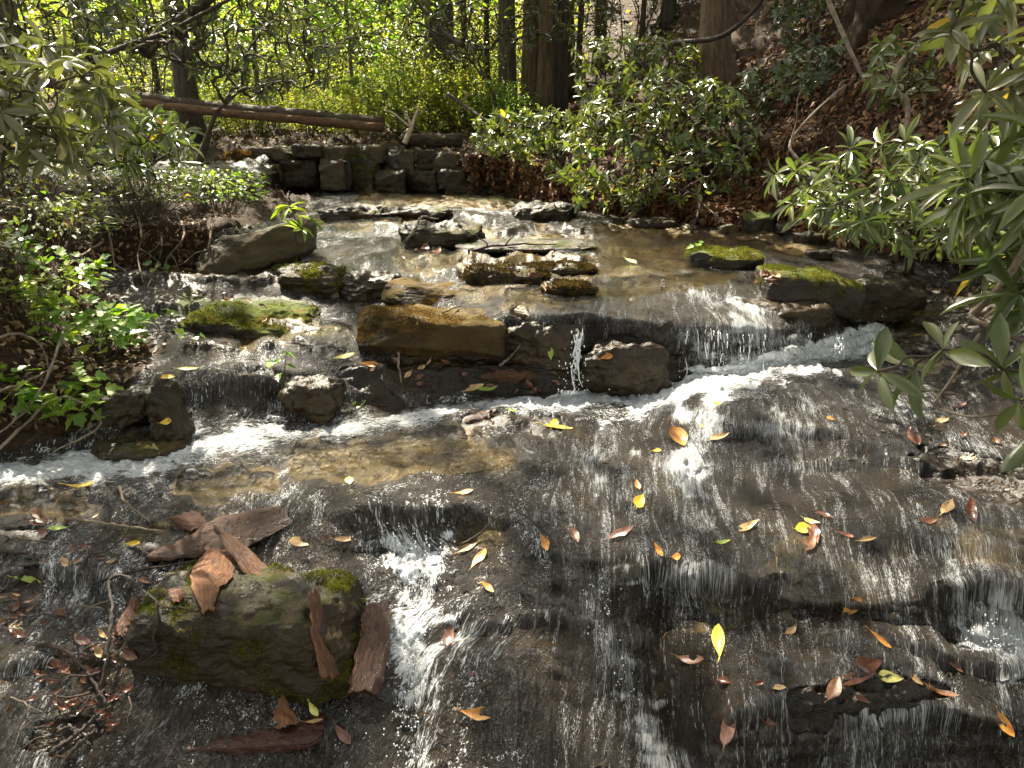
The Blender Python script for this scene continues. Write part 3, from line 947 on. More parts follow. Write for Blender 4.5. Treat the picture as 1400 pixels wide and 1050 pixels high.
def box_sphere(n):
    """a cube of n x n quads a side, shared vertices"""
    t = np.linspace(-1, 1, n + 1)
    a, b = np.meshgrid(t, t, indexing='ij')
    Vs, Fs, k = [], [], 0
    for ax in range(3):
        for s in (-1, 1):
            P = np.zeros((n + 1, n + 1, 3))
            P[..., ax] = s
            P[..., (ax + 1) % 3] = a * s
            P[..., (ax + 2) % 3] = b
            Vs.append(P.reshape(-1, 3))
            f = grid_faces(n + 1, n + 1)
            Fs.append(f[:, ::-1] + k)
            k += (n + 1) ** 2
    V = np.vstack(Vs)
    F = np.vstack(Fs)
    key = np.round(V * 1000).astype(int)
    _, first, inv = np.unique(key, axis=0, return_index=True, return_inverse=True)
    return V[first], inv.ravel()[F]


_BS = {}


def rock_mesh(dims, seed, n=26, square=5.0, rough=.06, chips=5, taper=(0.0, 0.0), tilt=(0, 0), strata=.0, yaw=0.0):
    """an angular, weathered stone about dims (w, d, h) in size"""
    if n not in _BS:
        _BS[n] = box_sphere(n)
    V, F = _BS[n][0].copy(), _BS[n][1]
    rg = np.random.default_rng(seed)
    p = square
    V = V / (np.abs(V) ** p).sum(1, keepdims=True) ** (1 / p)
    # chip corners off with random planes
    for _ in range(chips):
        d = unit(rg.normal(size=3) * np.array([1, 1, .8]))
        off = rg.uniform(.82, 1.15)
        s = V @ d - off
        V = V - np.clip(s, 0, None)[:, None] * d[None, :] * .92
    V[:, 0] *= 1 + taper[0] * V[:, 2]
    V[:, 1] *= 1 + taper[1] * V[:, 2]
    W = V * np.array(dims) / 2
    W[:, 2] += tilt[0] * W[:, 0] + tilt[1] * W[:, 1]
    m = min(dims)
    off = rg.uniform(0, 50, 3)
    nv = unit(V)
    q = W / max(m, .05)
    W += nv * m * rough * (1.7 * fbm(q * 1.1 + off, 3)[:, None] + .8 * fbm(q * 3.5 + off, 3)[:, None] + .3 * fbm(q * 10 + off, 3)[:, None])
    if strata:
        W += nv * m * strata * fbm(np.stack([q[:, 0] * .5, q[:, 1] * .5, q[:, 2] * 7], -1) + off, 2)[:, None] * np.array([1, 1, .2])
    if yaw:
        c, s = math.cos(yaw), math.sin(yaw)
        W[:, :2] = W[:, :2] @ np.array([[c, s], [-s, c]])
    return W, F


ROCKS = {}


def rock(name, box, label, mat, seed, depth=.8, sink=.25, group=None, yaw=0.0, cat='rock', ground=None, n=26, parent=None, mb_extra=None, **kw):
    """a stone that fills the photo box (u0, v0, u1, v1); depth is its depth over its width"""
    u0, v0, u1, v1 = box
    uc = (u0 + u1) / 2
    p, _ = hit(uc, v1, rocks=False) if ground is None else (at_y(uc, v1, ground), 0)
    q = p - EYE
    dist = q[1] * CP - q[2] * SP
    w = (u1 - u0) / FPX * dist
    d = w * depth
    a = math.atan2(-q[2], q[1])
    h = max(((v1 - v0) / FPX * dist - d * math.sin(a) * .8) / math.cos(a), .03)
    hh = h * (1 + sink)
    c = p + np.array([0, d / 2 * .96, h / 2 - h * sink / 2])
    W, F = rock_mesh((w, d, hh), seed, n=n, yaw=yaw, **kw)
    mb = MB()
    mb.add(W, F)
    o = mb.build(name, M[mat], loc=tuple(c))
    tag(o, label, cat, group)
    ROCK_BVH.append(BVHTree.FromPolygons((W + c).tolist(), F.tolist()))
    ROCKS[label] = (o, c, (w, d, hh))
    return o


rock('mossy_boulder', (488, 416, 690, 500), 'big squared boulder with a brown mossy top, behind the channel', 'rock_brown', 21, depth=.5, sink=.1, square=9, chips=4, rough=.05, tilt=(-.05, .0), n=50)
rock('flat_boulder', (522, 386, 705, 432), 'long flat mossy slab lying just behind the squared boulder', 'rock_brown', 22, depth=.45, sink=.2, square=7, chips=5, rough=.07, tilt=(-.10, 0), n=40, strata=.03, ground=4.28)
rock('wet_block', (790, 458, 912, 545), 'black wet block at the foot of the thin waterfall', 'rock_wet', 23, depth=.7, sink=.2, square=6, chips=7, rough=.09, strata=.03, yaw=.25, tilt=(-.08, -.1), n=34)
rock('wet_block', (690, 430, 790, 500), 'wet broken rock between the mossy boulder and the thin waterfall', 'rock_wet', 54, depth=.6, sink=.2, square=6, chips=6, rough=.09, yaw=-.2, n=34, strata=.05)
rock('stream_rock', (545, 300, 655, 334), 'dark flat-topped rock in the rapids of the upper stream', 'rock_dark', 24, depth=.7, sink=.5, square=3.6, chips=7, rough=.13, n=28)
rock('stream_rock', (620, 328, 820, 344), 'low thin shelf of rock littered with sticks, upper stream', 'rock_dark', 25, depth=.5, sink=.5, square=3.6, chips=7, rough=.13, n=30)
rock('stream_rock', (700, 278, 790, 305), 'rounded rock right of the little fall in the upper pool', 'rock_dark', 26, depth=.7, sink=.5, square=3.6, chips=7, rough=.13, n=24)
rock('stream_rock', (510, 282, 620, 300), 'low dark rock behind the flat-topped rock in the rapids', 'rock_dark', 27, depth=.5, sink=.5, square=3.6, chips=7, rough=.13, n=24)
rock('stream_rock', (432, 282, 520, 300), 'dark low rock beside the bright green sprig', 'rock_dark', 28, depth=.5, sink=.5, square=3.6, chips=7, rough=.13, n=24)
rock('mossy_rock', (945, 338, 1048, 366), 'small rock with vivid green moss in the upper pool', 'rock_green', 29, depth=.6, sink=.4, square=4, chips=4, n=26)
rock('mossy_rock', (1048, 366, 1185, 424), 'sunlit mossy slab jutting over the head of the wide fall', 'rock_green', 30, depth=.6, sink=.2, square=7, chips=5, rough=.05, tilt=(-.12, 0), n=32)
rock('undercut_rock', (1140, 376, 1262, 440), 'dark undercut rock right of the sunlit mossy slab', 'rock_dark', 31, depth=.6, sink=.2, square=6, chips=5, rough=.08, n=30)
rock('low_rock', (1000, 400, 1150, 446), 'smooth wet rock beneath the sunlit mossy slab', 'rock_wet', 32, depth=.6, sink=.5, square=4, chips=3, rough=.06, n=30)
rock('mossy_slab', (235, 414, 425, 460), 'flat slab striped with yellow green moss on the left shelf', 'rock_green', 33, depth=.55, sink=.75, square=4, chips=6, rough=.13, n=36, strata=.06)
rock('mossy_slab', (375, 360, 470, 402), 'mossy block on the left of the tiny side fall', 'rock_mossy', 34, depth=.7, sink=.4, square=4, chips=7, n=28, rough=.1, strata=.05)
rock('dark_rock', (465, 372, 545, 412), 'wet dark block that the tiny side fall runs over', 'rock_wet', 55, depth=.7, sink=.4, square=4, chips=7, n=28, rough=.11, strata=.05)
rock('leaning_rock', (262, 312, 420, 368), 'tilted slab leaning out of the dark hollow in the left bank', 'rock_grey', 35, depth=.5, sink=.2, square=7, chips=5, rough=.06, tilt=(.24, -.1), n=32)
rock('bank_rock', (196, 512, 252, 606), 'dark wedge-shaped stone with a yellow leaf on top', 'rock_dark', 36, depth=.8, sink=.2, square=3.2, chips=9, rough=.11, taper=(-.3, -.2), n=32)
rock('bank_rock', (116, 520, 206, 585), 'flat brown stone under the leafy plants of the left bank', 'rock_dark', 37, depth=.8, sink=.2, square=3.2, chips=9, rough=.12, tilt=(.15, 0), n=32)
rock('bank_rock', (110, 588, 250, 628), 'low mossy ledge stone at the left edge of the channel', 'rock_mossy', 38, depth=.7, sink=.5, square=3.2, chips=8, rough=.13, n=32, strata=.05)
rock('stepped_block', (368, 508, 462, 575), 'wet square block with an olive face left of the channel bend', 'rock_wet', 39, depth=.8, sink=.35, square=5, chips=7, rough=.09, strata=.04, yaw=-.3, tilt=(0, -.06), n=32)
rock('foreground_boulder', (160, 768, 478, 940), 'large foreground boulder with green moss and strips of bark on it', 'rock_mossy', 40, depth=.60, sink=.2, square=7, chips=0, rough=.07, tilt=(.03, -.04), n=70, yaw=-.10, taper=(-.14, -.10))
rock('red_slab', (196, 952, 440, 1030), 'flat red-brown wet slab below the big foreground boulder', 'rock_red', 41, depth=.5, sink=.8, square=6, chips=4, rough=.07, tilt=(.08, .0), n=40)
for bx, lb, sd in [((632, 360, 752, 386), 'shaggy dark moss hump left of the red leaf', 44), ((720, 358, 818, 376), 'shaggy dark moss hump right of the red leaf', 45), ((740, 384, 815, 402), 'small shaggy moss hump nearest the lip of the rock wall', 46)]:
    rock('moss_hump', bx, lb, 'rock_mossy', sd, depth=.5, sink=.6, square=3, chips=3, rough=.12, n=24, group='moss humps above the rock wall')

# the weir of stacked stones
WEIR = [((204, 205, 240, 250), 'dark stone', .9, 'rock_dark'), ((306, 208, 346, 246), 'mossy brown upright stone', .8, 'rock_brown'), ((328, 222, 384, 250), 'squared brown-topped stone', .8, 'rock_brown'),
        ((384, 215, 436, 252), 'rounded grey stone', .8, 'rock_mossy'), ((436, 218, 472, 254), 'pale grey stone', .8, 'rock_grey'), ((466, 222, 482, 254), 'narrow upright stone', .9, 'rock_dark'),
        ((476, 214, 520, 262), 'bright yellow-green mossy stone', .8, 'rock_green'), ((512, 232, 556, 262), 'green stone low', .8, 'rock_mossy'), ((340, 200, 400, 218), 'flat dark capstone', .9, 'rock_grey'),
        ((398, 198, 440, 218), 'dark capstone', .8, 'rock_dark'), ((440, 200, 490, 220), 'grey capstone', .8, 'rock_grey'), ((484, 198, 526, 220), 'sunlit pale capstone', .8, 'rock_grey'),
        ((546, 206, 566, 232), 'tilted grey stone', .8, 'rock_grey'), ((570, 206, 594, 228), 'small square grey stone', .8, 'rock_dark'), ((556, 232, 600, 258), 'brown stone under twigs', .8, 'rock_dark'),
        ((596, 232, 640, 256), 'dark square stone', .8, 'rock_dark'), ((592, 208, 644, 238), 'wide dark stone', .7, 'rock_grey'), ((640, 255, 700, 272), 'low moss-topped stone', .8, 'rock_mossy'), ((608, 252, 650, 268), 'small dark stone', .8, 'rock_dark')]
WL = ['dark stone at the left end of the stacked stone weir, by the white fall', 'upright stone with shaggy brown moss in the weir', 'squared stone with a brown cap, in front of the shaggy upright one', 'rounded dark grey stone in the middle of the weir',
      'pale grey flat-faced stone in the middle of the weir', 'narrow upright stone wedged left of the brightest mossy weir stone', 'brightest yellow-green mossy stone of the weir', 'dark green stone at the foot of the brightest mossy weir stone',
      'flat dark capstone on the left half of the weir', 'dark capstone over the rounded grey weir stone', 'greyish capstone over the pale weir stone', 'sunlit pale capstone above the brightest mossy weir stone', 'tilted grey stone under the short rotten log',
      'small square grey stone under the short rotten log', 'brown stone hung with twigs at the weir foot', 'dark squared stone at the right end of the weir', 'wide dark stone below the rotten log end', 'low moss-topped stone right of the weir, by the pool', 'small dark stone at the pool edge below the weir']
for i, ((bx, _, dp, mt), lb) in enumerate(zip(WEIR, WL)):
    rock('weir_stone', bx, lb, mt, 100 + i, depth=dp, sink=.2, square=8, chips=4, rough=.065, strata=.03, n=20, group='stacked stones of the weir', ground=9.42 + (.16 if bx[1] < 216 else 0) + .05 * (i % 3), yaw=random.uniform(-.2, .2))

# small stones on the far right edge of the pool
for i, (bx, lb, mt) in enumerate([((1018, 290, 1062, 316), 'sunlit mossy stone at the right end of the upper pool', 'rock_green'), ((1066, 302, 1100, 318), 'small dark stone at the right end of the upper pool', 'rock_dark'),
                                  ((985, 306, 1012, 318), 'pale small stone left of the sunlit mossy stone', 'rock_grey'), ((1090, 316, 1136, 334), 'flat brown stone under the rhododendron edge', 'rock_dark'),
                                  ((1106, 340, 1140, 356), 'little dark stone right of the vivid green mossy rock', 'rock_dark'), ((860, 296, 930, 312), 'low dark stone under the laurel bush', 'rock_dark')]):
    rock('pool_stone', bx, lb, mt, 140 + i, depth=.8, sink=.3, square=4, chips=4, n=16, group='stones at the edge of the upper pool')
# ------------------------------------------------------------------ moss cushions: short tufts on the upward faces of the mossy stones
M['moss'] = mat_leaf('moss_tuft', [(0, (.03, .035, .006)), (.55, (.09, .10, .012)), (1, (.19, .20, .03))], .35, .8, spec=.2, tcol=(1.4, 1.4, .8))
M['moss_brown'] = mat_leaf('brown_moss_tuft', [(0, (.035, .022, .006)), (.55, (.12, .075, .018)), (1, (.24, .16, .04))], .3, .8, spec=.2, tcol=(1.3, 1.2, .8))
M['moss_dark'] = mat_leaf('dark_moss_tuft', [(0, (.02, .014, .005)), (.55, (.055, .04, .012)), (1, (.11, .085, .025))], .3, .8, spec=.2, tcol=(1.3, 1.2, .8))


def moss_part(label, n, L, mat='moss', cover=.1, seed=0, updir=.35, part='moss'):
    o, c, dims = ROCKS[label]
    me = o.data
    nf = len(me.polygons)
    cen = np.zeros(nf * 3)
    nor = np.zeros(nf * 3)
    ar = np.zeros(nf)
    me.polygons.foreach_get('center', cen)
    me.polygons.foreach_get('normal', nor)
    me.polygons.foreach_get('area', ar)
    cen, nor = cen.reshape(-1, 3), nor.reshape(-1, 3)
    m = fbm(cen * (3.0 / max(dims[0], .2)) + seed, 4) + .45 * (nor[:, 2] - updir)
    wgt = ar * sstep(cover, cover + .35, m) * (nor[:, 2] > -.1)
    if wgt.sum() <= 0:
        return
    f = RNG.choice(nf, n, p=wgt / wgt.sum())
    s = np.sqrt(ar[f])[:, None]
    P = cen[f] + RNG.normal(size=(n, 3)) * s * .5
    N = nor[f]
    P -= N * L * .25
    D = unit(N + RNG.normal(size=(n, 3)) * .55)
    mb = MB()
    leaves(mb, P, D, unit(np.cross(D, rand_dirs(n))), L * RNG.uniform(.5, 1.3, n), L * .34, T_SMALL, np.clip(.5 + .5 * fbm(P * 14 + seed, 2) + RNG.normal(size=n) * .15, 0, 1))
    b = mb.build(part, M[mat], o, smooth=False)
    return b


moss_part('large foreground boulder with green moss and strips of bark on it', 24000, .009, 'moss', .14, 3)
moss_part('big squared boulder with a brown mossy top, behind the channel', 15000, .009, 'moss_brown', .12, 5, .3)
moss_part('long flat mossy slab lying just behind the squared boulder', 9000, .010, 'moss_brown', .2, 6)
moss_part('flat slab striped with yellow green moss on the left shelf', 11000, .012, 'moss', .12, 7)
moss_part('mossy block on the left of the tiny side fall', 6000, .013, 'moss', .1, 8, .1)
moss_part('sunlit mossy slab jutting over the head of the wide fall', 11000, .012, 'moss', .12, 9)
moss_part('small rock with vivid green moss in the upper pool', 7000, .013, 'moss', -.1, 10)
moss_part('shaggy dark moss hump left of the red leaf', 6000, .018, 'moss_dark', -.1, 11, 0)
moss_part('shaggy dark moss hump right of the red leaf', 6000, .018, 'moss_dark', -.1, 12, 0)
moss_part('small shaggy moss hump nearest the lip of the rock wall', 3500, .018, 'moss_dark', -.1, 13, 0)
moss_part('brightest yellow-green mossy stone of the weir', 4000, .03, 'moss', -.3, 14, 0)
moss_part('upright stone with shaggy brown moss in the weir', 3000, .04, 'moss_brown', -.4, 15, 0)
# ------------------------------------------------------------------ fallen log, bark, twigs and leaves (placed on the surfaces built so far)
def mat_oldbark(name, a, b, c, rough=.6):
    t = NT(name)
    al = t.attr('along')
    ac = t.attr('across')
    cv = t.n('CombineXYZ', ins={0: t.math('MULTIPLY', al, 1.0), 1: ac, 2: 0.0}).outputs[0]
    st = t.noise(t.n('Mapping', ins={'Vector': cv, 'Scale': (9, 70, 1)}).outputs[0], 1.0, 6, .65, .9)
    fl = t.noise(t.coord('Object'), 38, 5, .65)
    col = t.ramp(t.math('ADD', t.math('MULTIPLY', st, .6), t.math('MULTIPLY', fl, .4)), [(.36, a), (.5, b), (.66, c)])
    h = t.math('ADD', st, t.math('MULTIPLY', fl, .5))
    bs = t.n('BsdfPrincipled', ins={'Base Color': col, 'Roughness': t.maprange(fl, .3, .7, rough - .25, rough + .25), 'Normal': t.bump(h, 1.0, .012)})
    return t.finish(bs)


M['old_bark'] = mat_oldbark('orange_brown_bark', (.022, .007, .003), (.092, .033, .011), (.22, .095, .033))
M['old_bark_pale'] = mat_oldbark('pale_orange_bark', (.06, .02, .008), (.18, .072, .025), (.36, .175, .068))
M['old_bark_dark'] = mat_oldbark('dark_wet_bark', (.017, .006, .003), (.058, .021, .008), (.135, .058, .021), .4)


def bark_piece(label, e0, e1, mat='old_bark', lift=.012, thick=.006, curl=.016, seed=0, tilt=None, name='bark_piece'):
    n, m = 26, 9
    A = catmull(np.array([(u, v, 0) for u, v in e0], float), 8)[:, :2]
    B = catmull(np.array([(u, v, 0) for u, v in e1], float), 8)[:, :2]
    def res(P):
        s = np.linspace(0, len(P) - 1, n)
        i = np.arange(len(P))
        return np.stack([np.interp(s, i, P[:, 0]), np.interp(s, i, P[:, 1])], -1)
    A, B = res(A), res(B)
    if tilt is None:
        H = []
        for q in np.vstack([A[::5], B[::5], (A + B)[::5] / 2]):
            H.append(hit(q[0], q[1])[0])
        H = np.array(H)
        c = H.mean(0)
        nrm = np.linalg.svd(H - c)[2][2]
        vdir = unit(c - EYE)
        if nrm @ vdir > 0:
            nrm = -nrm
        if nrm @ vdir > -.35:              # keep the piece from lying edge-on
            nrm = unit(nrm - vdir * .5)
    else:
        mid = (A[n // 2] + B[n // 2]) / 2
        c = hit(*mid)[0] if len(tilt) == 3 else np.array(tilt[3:])
        nrm = unit(tilt[:3])
    rg = np.random.default_rng(seed + 5)
    V = np.zeros((n, m, 3))
    for j in range(m):
        s = j / (m - 1)
        Q = A * (1 - s) + B * s
        d = ray(Q[:, 0], Q[:, 1])
        tt = ((c - EYE) @ nrm) / (d @ nrm)
        P = EYE + d * tt[:, None]
        V[:, j] = P
    al = np.linspace(0, 1, n)[:, None] * np.ones((1, m))
    ac = np.linspace(0, 1, m)[None, :] * np.ones((n, 1))
    Ln = np.linalg.norm(V[-1, m // 2] - V[0, m // 2])
    lat = unit(V[:, -1] - V[:, 0])
    jag = .09 * Ln * fbm(np.stack([ac * 5 + seed, al * 0, al * 0], -1), 3)
    axis = unit(V[-1, m // 2] - V[0, m // 2])
    V += axis * (jag * (2 * al - 1) ** 3)[..., None]
    ed = .014 * fbm(np.stack([al * 9 + seed * 3, ac * 0 + 4, al * 0], -1), 3)
    V += lat[:, None, :] * (ed * (2 * ac - 1) ** 3)[..., None]
    up = lift + curl * (1 - (2 * ac - 1) ** 2) + .006 * fbm(np.stack([al * 4 + seed, ac * 3, al * 0], -1), 3) + .003 * fbm(np.stack([al * 6 + seed, ac * 22, al * 0], -1), 2) +   .010 * fbm(np.stack([al * 1.5 + seed, ac * .5, al * 0 + 8], -1), 1)
    T = V + nrm * up[..., None]
    th = thick * (.55 + .45 * fbm(np.stack([al * 5, ac * 6 + seed, al * 0], -1), 2))
    Bt = T - nrm * th[..., None]
    mb = MB()
    L = (al * Ln * 2).ravel()
    W = (ac * np.linalg.norm(V[n // 2, -1] - V[n // 2, 0]) * 2).ravel()
    mb.add(T.reshape(-1, 3) - c, grid_faces(n, m)[:, ::-1], along=L, across=W)
    mb.add(Bt.reshape(-1, 3) - c, grid_faces(n, m), along=L, across=W + 3)
    rim = [(0, j) for j in range(m)] + [(i, m - 1) for i in range(1, n)] + [(n - 1, j) for j in range(m - 2, -1, -1)] + [(i, 0) for i in range(n - 2, 0, -1)]
    ii = np.array([a * m + b for a, b in rim])
    k = len(ii)
    mb.add(np.vstack([T.reshape(-1, 3)[ii], Bt.reshape(-1, 3)[ii]]) - c, np.array([[q, (q + 1) % k, k + (q + 1) % k, k + q] for q in range(k)]), along=np.tile(L[ii], 2), across=np.tile(W[ii], 2))
    o = mb.build(name, M[mat], loc=tuple(c))
    return tag(o, label, 'bark piece', 'bark strips on and round the foreground boulder')


bark_piece('longest dark red bark strip, lying behind the big foreground boulder', [(200, 764), (250, 737), (312, 707), (384, 695)], [(204, 770), (262, 764), (334, 752), (400, 717)], 'old_bark_dark', seed=1, lift=.012)
bark_piece('pointed orange bark strip slanting across the top of the big boulder', [(290, 731), (322, 748), (348, 770), (375, 800)], [(290, 733), (313, 766), (331, 791), (357, 811)], 'old_bark', seed=2, lift=.03)
bark_piece('broad pale orange bark flake on the left top of the big boulder', [(282, 757), (263, 785), (262, 808), (277, 846)], [(323, 769), (316, 797), (297, 815), (292, 842)], 'old_bark_pale', seed=3, lift=.02)
bark_piece('small bark strip hanging over the left end of the big boulder', [(186, 818), (172, 843), (160, 872)], [(199, 824), (187, 850), (175, 873)], 'old_bark', seed=4, lift=.015)
bark_piece('narrow upright bark strip against the right face of the big boulder', [(413, 812), (417, 868), (429, 932)], [(424, 815), (436, 878), (449, 927)], 'old_bark', seed=5, lift=.03, thick=.014)
bark_piece('thick wet upright bark slab right of the big boulder, by the white chute', [(492, 840), (484, 892), (472, 952)], [(530, 831), (529, 890), (512, 958)], 'old_bark_dark', seed=6, lift=.04, thick=.03)
bark_piece('reddish bark flake behind the tip of the longest strip', [(233, 712), (252, 703), (268, 702)], [(240, 722), (262, 728), (287, 722)], 'old_bark', seed=7)
bark_piece('curled pale bark chip on the red-brown wet slab', [(385, 957), (377, 978), (380, 1004)], [(392, 960), (402, 980), (409, 996)], 'old_bark_pale', seed=8, lift=.02)
bark_piece('tiny bark crumb beside the broad pale flake', [(232, 812), (245, 808), (252, 810)], [(236, 828), (248, 824), (256, 818)], 'old_bark', seed=9)
bark_piece('dark bark strip lying in the channel edge in mid stream', [(636, 578), (655, 566), (678, 562)], [(638, 584), (660, 578), (682, 566)], 'old_bark_dark', seed=10)
bark_piece('wet red bark plate below the mossy boulder', [(655, 512), (690, 505), (735, 508)], [(652, 518), (695, 522), (740, 516)], 'old_bark_dark', seed=11)

# ---- fallen log over the stream
def log_thing(name, label, pts, rad, mat, endmat, flat=1.0):
    P = catmull(np.array(pts), 8)
    c = P.mean(0)
    root = empty(name, tuple(c), label, 'log')
    mb = MB()
    n = len(P)
    tube(mb, P - c, rad * .78 * (1 + .12 * fbm(np.stack([np.arange(n) * .3, np.zeros(n), np.zeros(n)], -1), 2)), 16, rough=.24)
    mb.build('log_body', M[mat], root)
    return root, P, c


M['log_wood'] = mat_bark('split_log_wood', (.05, .024, .010), (.17, .09, .036), (2, 14, 14))
lg, P, c = log_thing('fallen_log', 'long fallen log lying across the stream above the weir', [at_y(20, 105, 11.4), at_y(180, 132, 11.0), at_y(300, 147, 10.7), at_y(420, 158, 10.4), at_y(524, 168, 10.15)], .095, 'log_top', 'log_wood')
mb = MB()                                  # the split underside, paler to paint in the orange light on it
off = np.array([0, -.05, -.055])
tube(mb, P[6:] - c + off, .06, 12, rough=.14)
mb.build('split_wood', M['log_wood'], lg)
for k in range(12):
    i = RNG.integers(2, len(P) - 3)
    mb = MB()
    a = P[i] - c + np.array([0, -.04, .07])
    tube(mb, curved(a, a + np.array([RNG.normal() * .25, -.05 + RNG.normal() * .1, RNG.uniform(.02, .16)]), .05, 4), np.linspace(.008, .003, 10), 4)
    mb.build('twig_stub', M['twig_dark'], lg)
lg2, P2, c2 = log_thing('rotten_log', 'short dark rotten log above the right end of the weir', [at_y(550, 190, 10.25), at_y(590, 192, 10.2), at_y(630, 193, 10.1)], .11, 'log_top', 'log_wood')
P = catmull([at_y(553, 196, 10.0), at_y(560, 180, 10.0), at_y(566, 164, 10.02), at_y(572, 148, 10.0)], 6)
mb = MB()
tube(mb, P - P[0], np.linspace(.035, .015, len(P)), 8, rough=.3)
for k in range(2):
    tube(mb, curved(P[8] - P[0], P[8] - P[0] + np.array([RNG.normal() * .25, -.05, RNG.uniform(-.2, .3)]), .05, 4), np.linspace(.018, .006, 10), 5)
M['pale_wood'] = mat_bark('painted_sunlit_wood', (.35, .28, .18), (.75, .65, .48), (6, 6, 3))  # snag colour raised to paint in the sunlight on it
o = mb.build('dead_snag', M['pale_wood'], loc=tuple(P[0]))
tag(o, 'dead snag painted pale with sunlight between the two logs', 'snag')

# ---- twigs
def twig(label, px, r=.006, mat='twig_dark', lift=.012, cat='twig', group='loose twigs on the rocks', side=None, name='fallen_twig', r1=None):
    H = []
    for q in px:
        p, nrm = hit(q[0], q[1])
        l = q[2] if len(q) > 2 else lift
        v = unit(EYE - p)
        H.append(p + v * l * .5 + np.array([0, 0, l * .8]))
    P = catmull(np.array(H), 7)
    P += .0 + RNG.normal(size=P.shape) * r * .25
    c = P[0].copy()
    mb = MB()
    tube(mb, P - c, np.linspace(r, r1 or r * .45, len(P)), 6, rough=.2)
    if side:
        for fr, (du, dv), ln in side:
            i = int(fr * (len(P) - 1))
            d = ray(700 + du, 525 + dv) - ray(700, 525)
            b = P[i] + unit(d) * ln + np.array([0, 0, .01])
            tube(mb, curved(P[i] - c, b - c, .05, 4), np.linspace(r * .6, r * .3, 10), 5)
    o = mb.build(name, M[mat], loc=tuple(c))
    return tag(o, label, cat, group)


twig('black twig bent over the water left of the longest bark strip', [(108, 792), (122, 768, .03), (145, 762, .03), (172, 744, .04), (180, 732, .05)], .005, side=[(.25, (0, 40), .10)])
twig('straight dark stick leading to the broad pale bark flake', [(130, 801), (168, 789), (205, 780), (240, 776), (270, 770, .02)], .006)
twig('arched brown twig that loops over the left end of the big boulder', [(140, 945), (150, 900, .04), (158, 860, .08), (155, 822, .10), (180, 817, .10), (218, 834, .03), (250, 838, .02), (272, 840)], .006, 'twig_dark')
twig('crooked brown twig hanging down the front face of the big boulder', [(217, 834, .03), (215, 862, .02), (211, 880, .02), (216, 896, .02), (192, 914, .02)], .005)
twig('pale grey stick in the shallows behind the longest bark strip', [(88, 712), (125, 716), (170, 722), (225, 731)], .007, 'twig_pale')
twig('pale forked stick upstream of the grey one', [(164, 668), (172, 690, .02), (195, 708), (205, 715)], .006, 'twig_pale', side=[(.5, (-20, 20), .06)])
twig('thick dark branch end entering at the left edge of the picture', [(-20, 752), (10, 757), (40, 760)], .012)
twig('dark branch lying on the wet leaves left of the red-brown slab', [(50, 884), (85, 892), (110, 912), (130, 936), (146, 968)], .009)
twig('wet split branch at the bottom edge left of the red-brown slab', [(70, 1035), (100, 1012), (130, 985), (152, 968)], .009, 'twig_dark')
twig('curved brown root at the bottom edge, left of centre', [(88, 1050), (98, 1032), (118, 1012), (132, 1000)], .008)
twig('thin black twig trailing leaves in the middle of the run', [(630, 748), (655, 735, .02), (680, 718, .04), (708, 706, .03)], .004)
twig('long thin black twig bending down the run', [(708, 706, .03), (745, 730), (778, 770, .02), (805, 808), (822, 828)], .0035)
twig('thin black twig with a bow in the middle of the run', [(730, 870), (738, 820, .03), (755, 802, .03), (795, 798)], .0035)
twig('short dark stick in the foam lower centre', [(658, 945), (690, 922)], .005)
twig('pale stick leaning on the flat-topped rock in the rapids', [(556, 332), (570, 318, .05), (578, 304, .05), (600, 302)], .012, 'twig_pale', name='fallen_stick')
twig('pale splinter leaning under the mossy boulder', [(545, 492, .05), (546, 508, .03), (549, 527)], .007, 'twig_pale')
twig('yellow splinter in the nook right of the mossy boulder', [(682, 502), (698, 492, .02), (710, 481, .04)], .008, 'twig_pale')
twig('thin stick across the upper mossy slab', [(605, 430), (622, 424, .02), (640, 420)], .006, 'twig_pale')
twig('black stick in the upper pool right of the flat shelf', [(640, 345), (690, 338, .02), (760, 336)], .010, side=[(.5, (20, -20), .12), (.3, (-20, -20), .1)])
for k in range(16):
    u, v = RNG.uniform(10, 190), RNG.uniform(820, 1030)
    a, l = RNG.uniform(0, 3.14), RNG.uniform(35, 90)
    px = [(u + math.cos(a) * l * f + RNG.normal() * 5, min(1049, v + math.sin(a) * l * f * .6 + RNG.normal() * 4), .012 + .03 * math.sin(f * 3.1) * RNG.random()) for f in (0, .33, .66, 1)]
    twig('thin brown twig tangled in the wet leaf debris at the lower left', px, float(RNG.uniform(.0022, .0045)), ['twig_dark', 'twig_dark', 'twig_pale'][k % 3], group='twigs tangled at the lower left')
for i, (px, lb, mt) in enumerate([
    ([(852, 300), (885, 292, .1), (905, 282, .2), (930, 276, .3)], 'grey dead branch reaching from the pool towards the laurel bush', 'twig_pale'),
    ([(905, 284, .2), (935, 292, .25), (960, 306, .2), (990, 318, .1)], 'grey dead branch drooping into the pool right of the laurel bush', 'twig_pale'),
    ([(925, 290, .2), (955, 284, .3), (985, 275, .3)], 'thin grey dead twig forking over the pool', 'twig_pale'),
    ([(945, 320), (955, 300, .2), (940, 285, .25), (915, 250, .4)], 'upright dead twig at the pool right of the laurel bush', 'twig_dark'),
    ([(1060, 296, .1), (1090, 286, .2), (1112, 278, .3)], 'pale twig poking out under the rhododendron by the pool', 'twig_pale'),
    ([(1105, 326), (1110, 308, .1), (1118, 288, .25)], 'upright pale twig at the foot of the right rhododendron', 'twig_pale')]):
    twig(lb, px, .012, mt, group='dead branches over the upper pool', name='dead_branch', cat='branch')

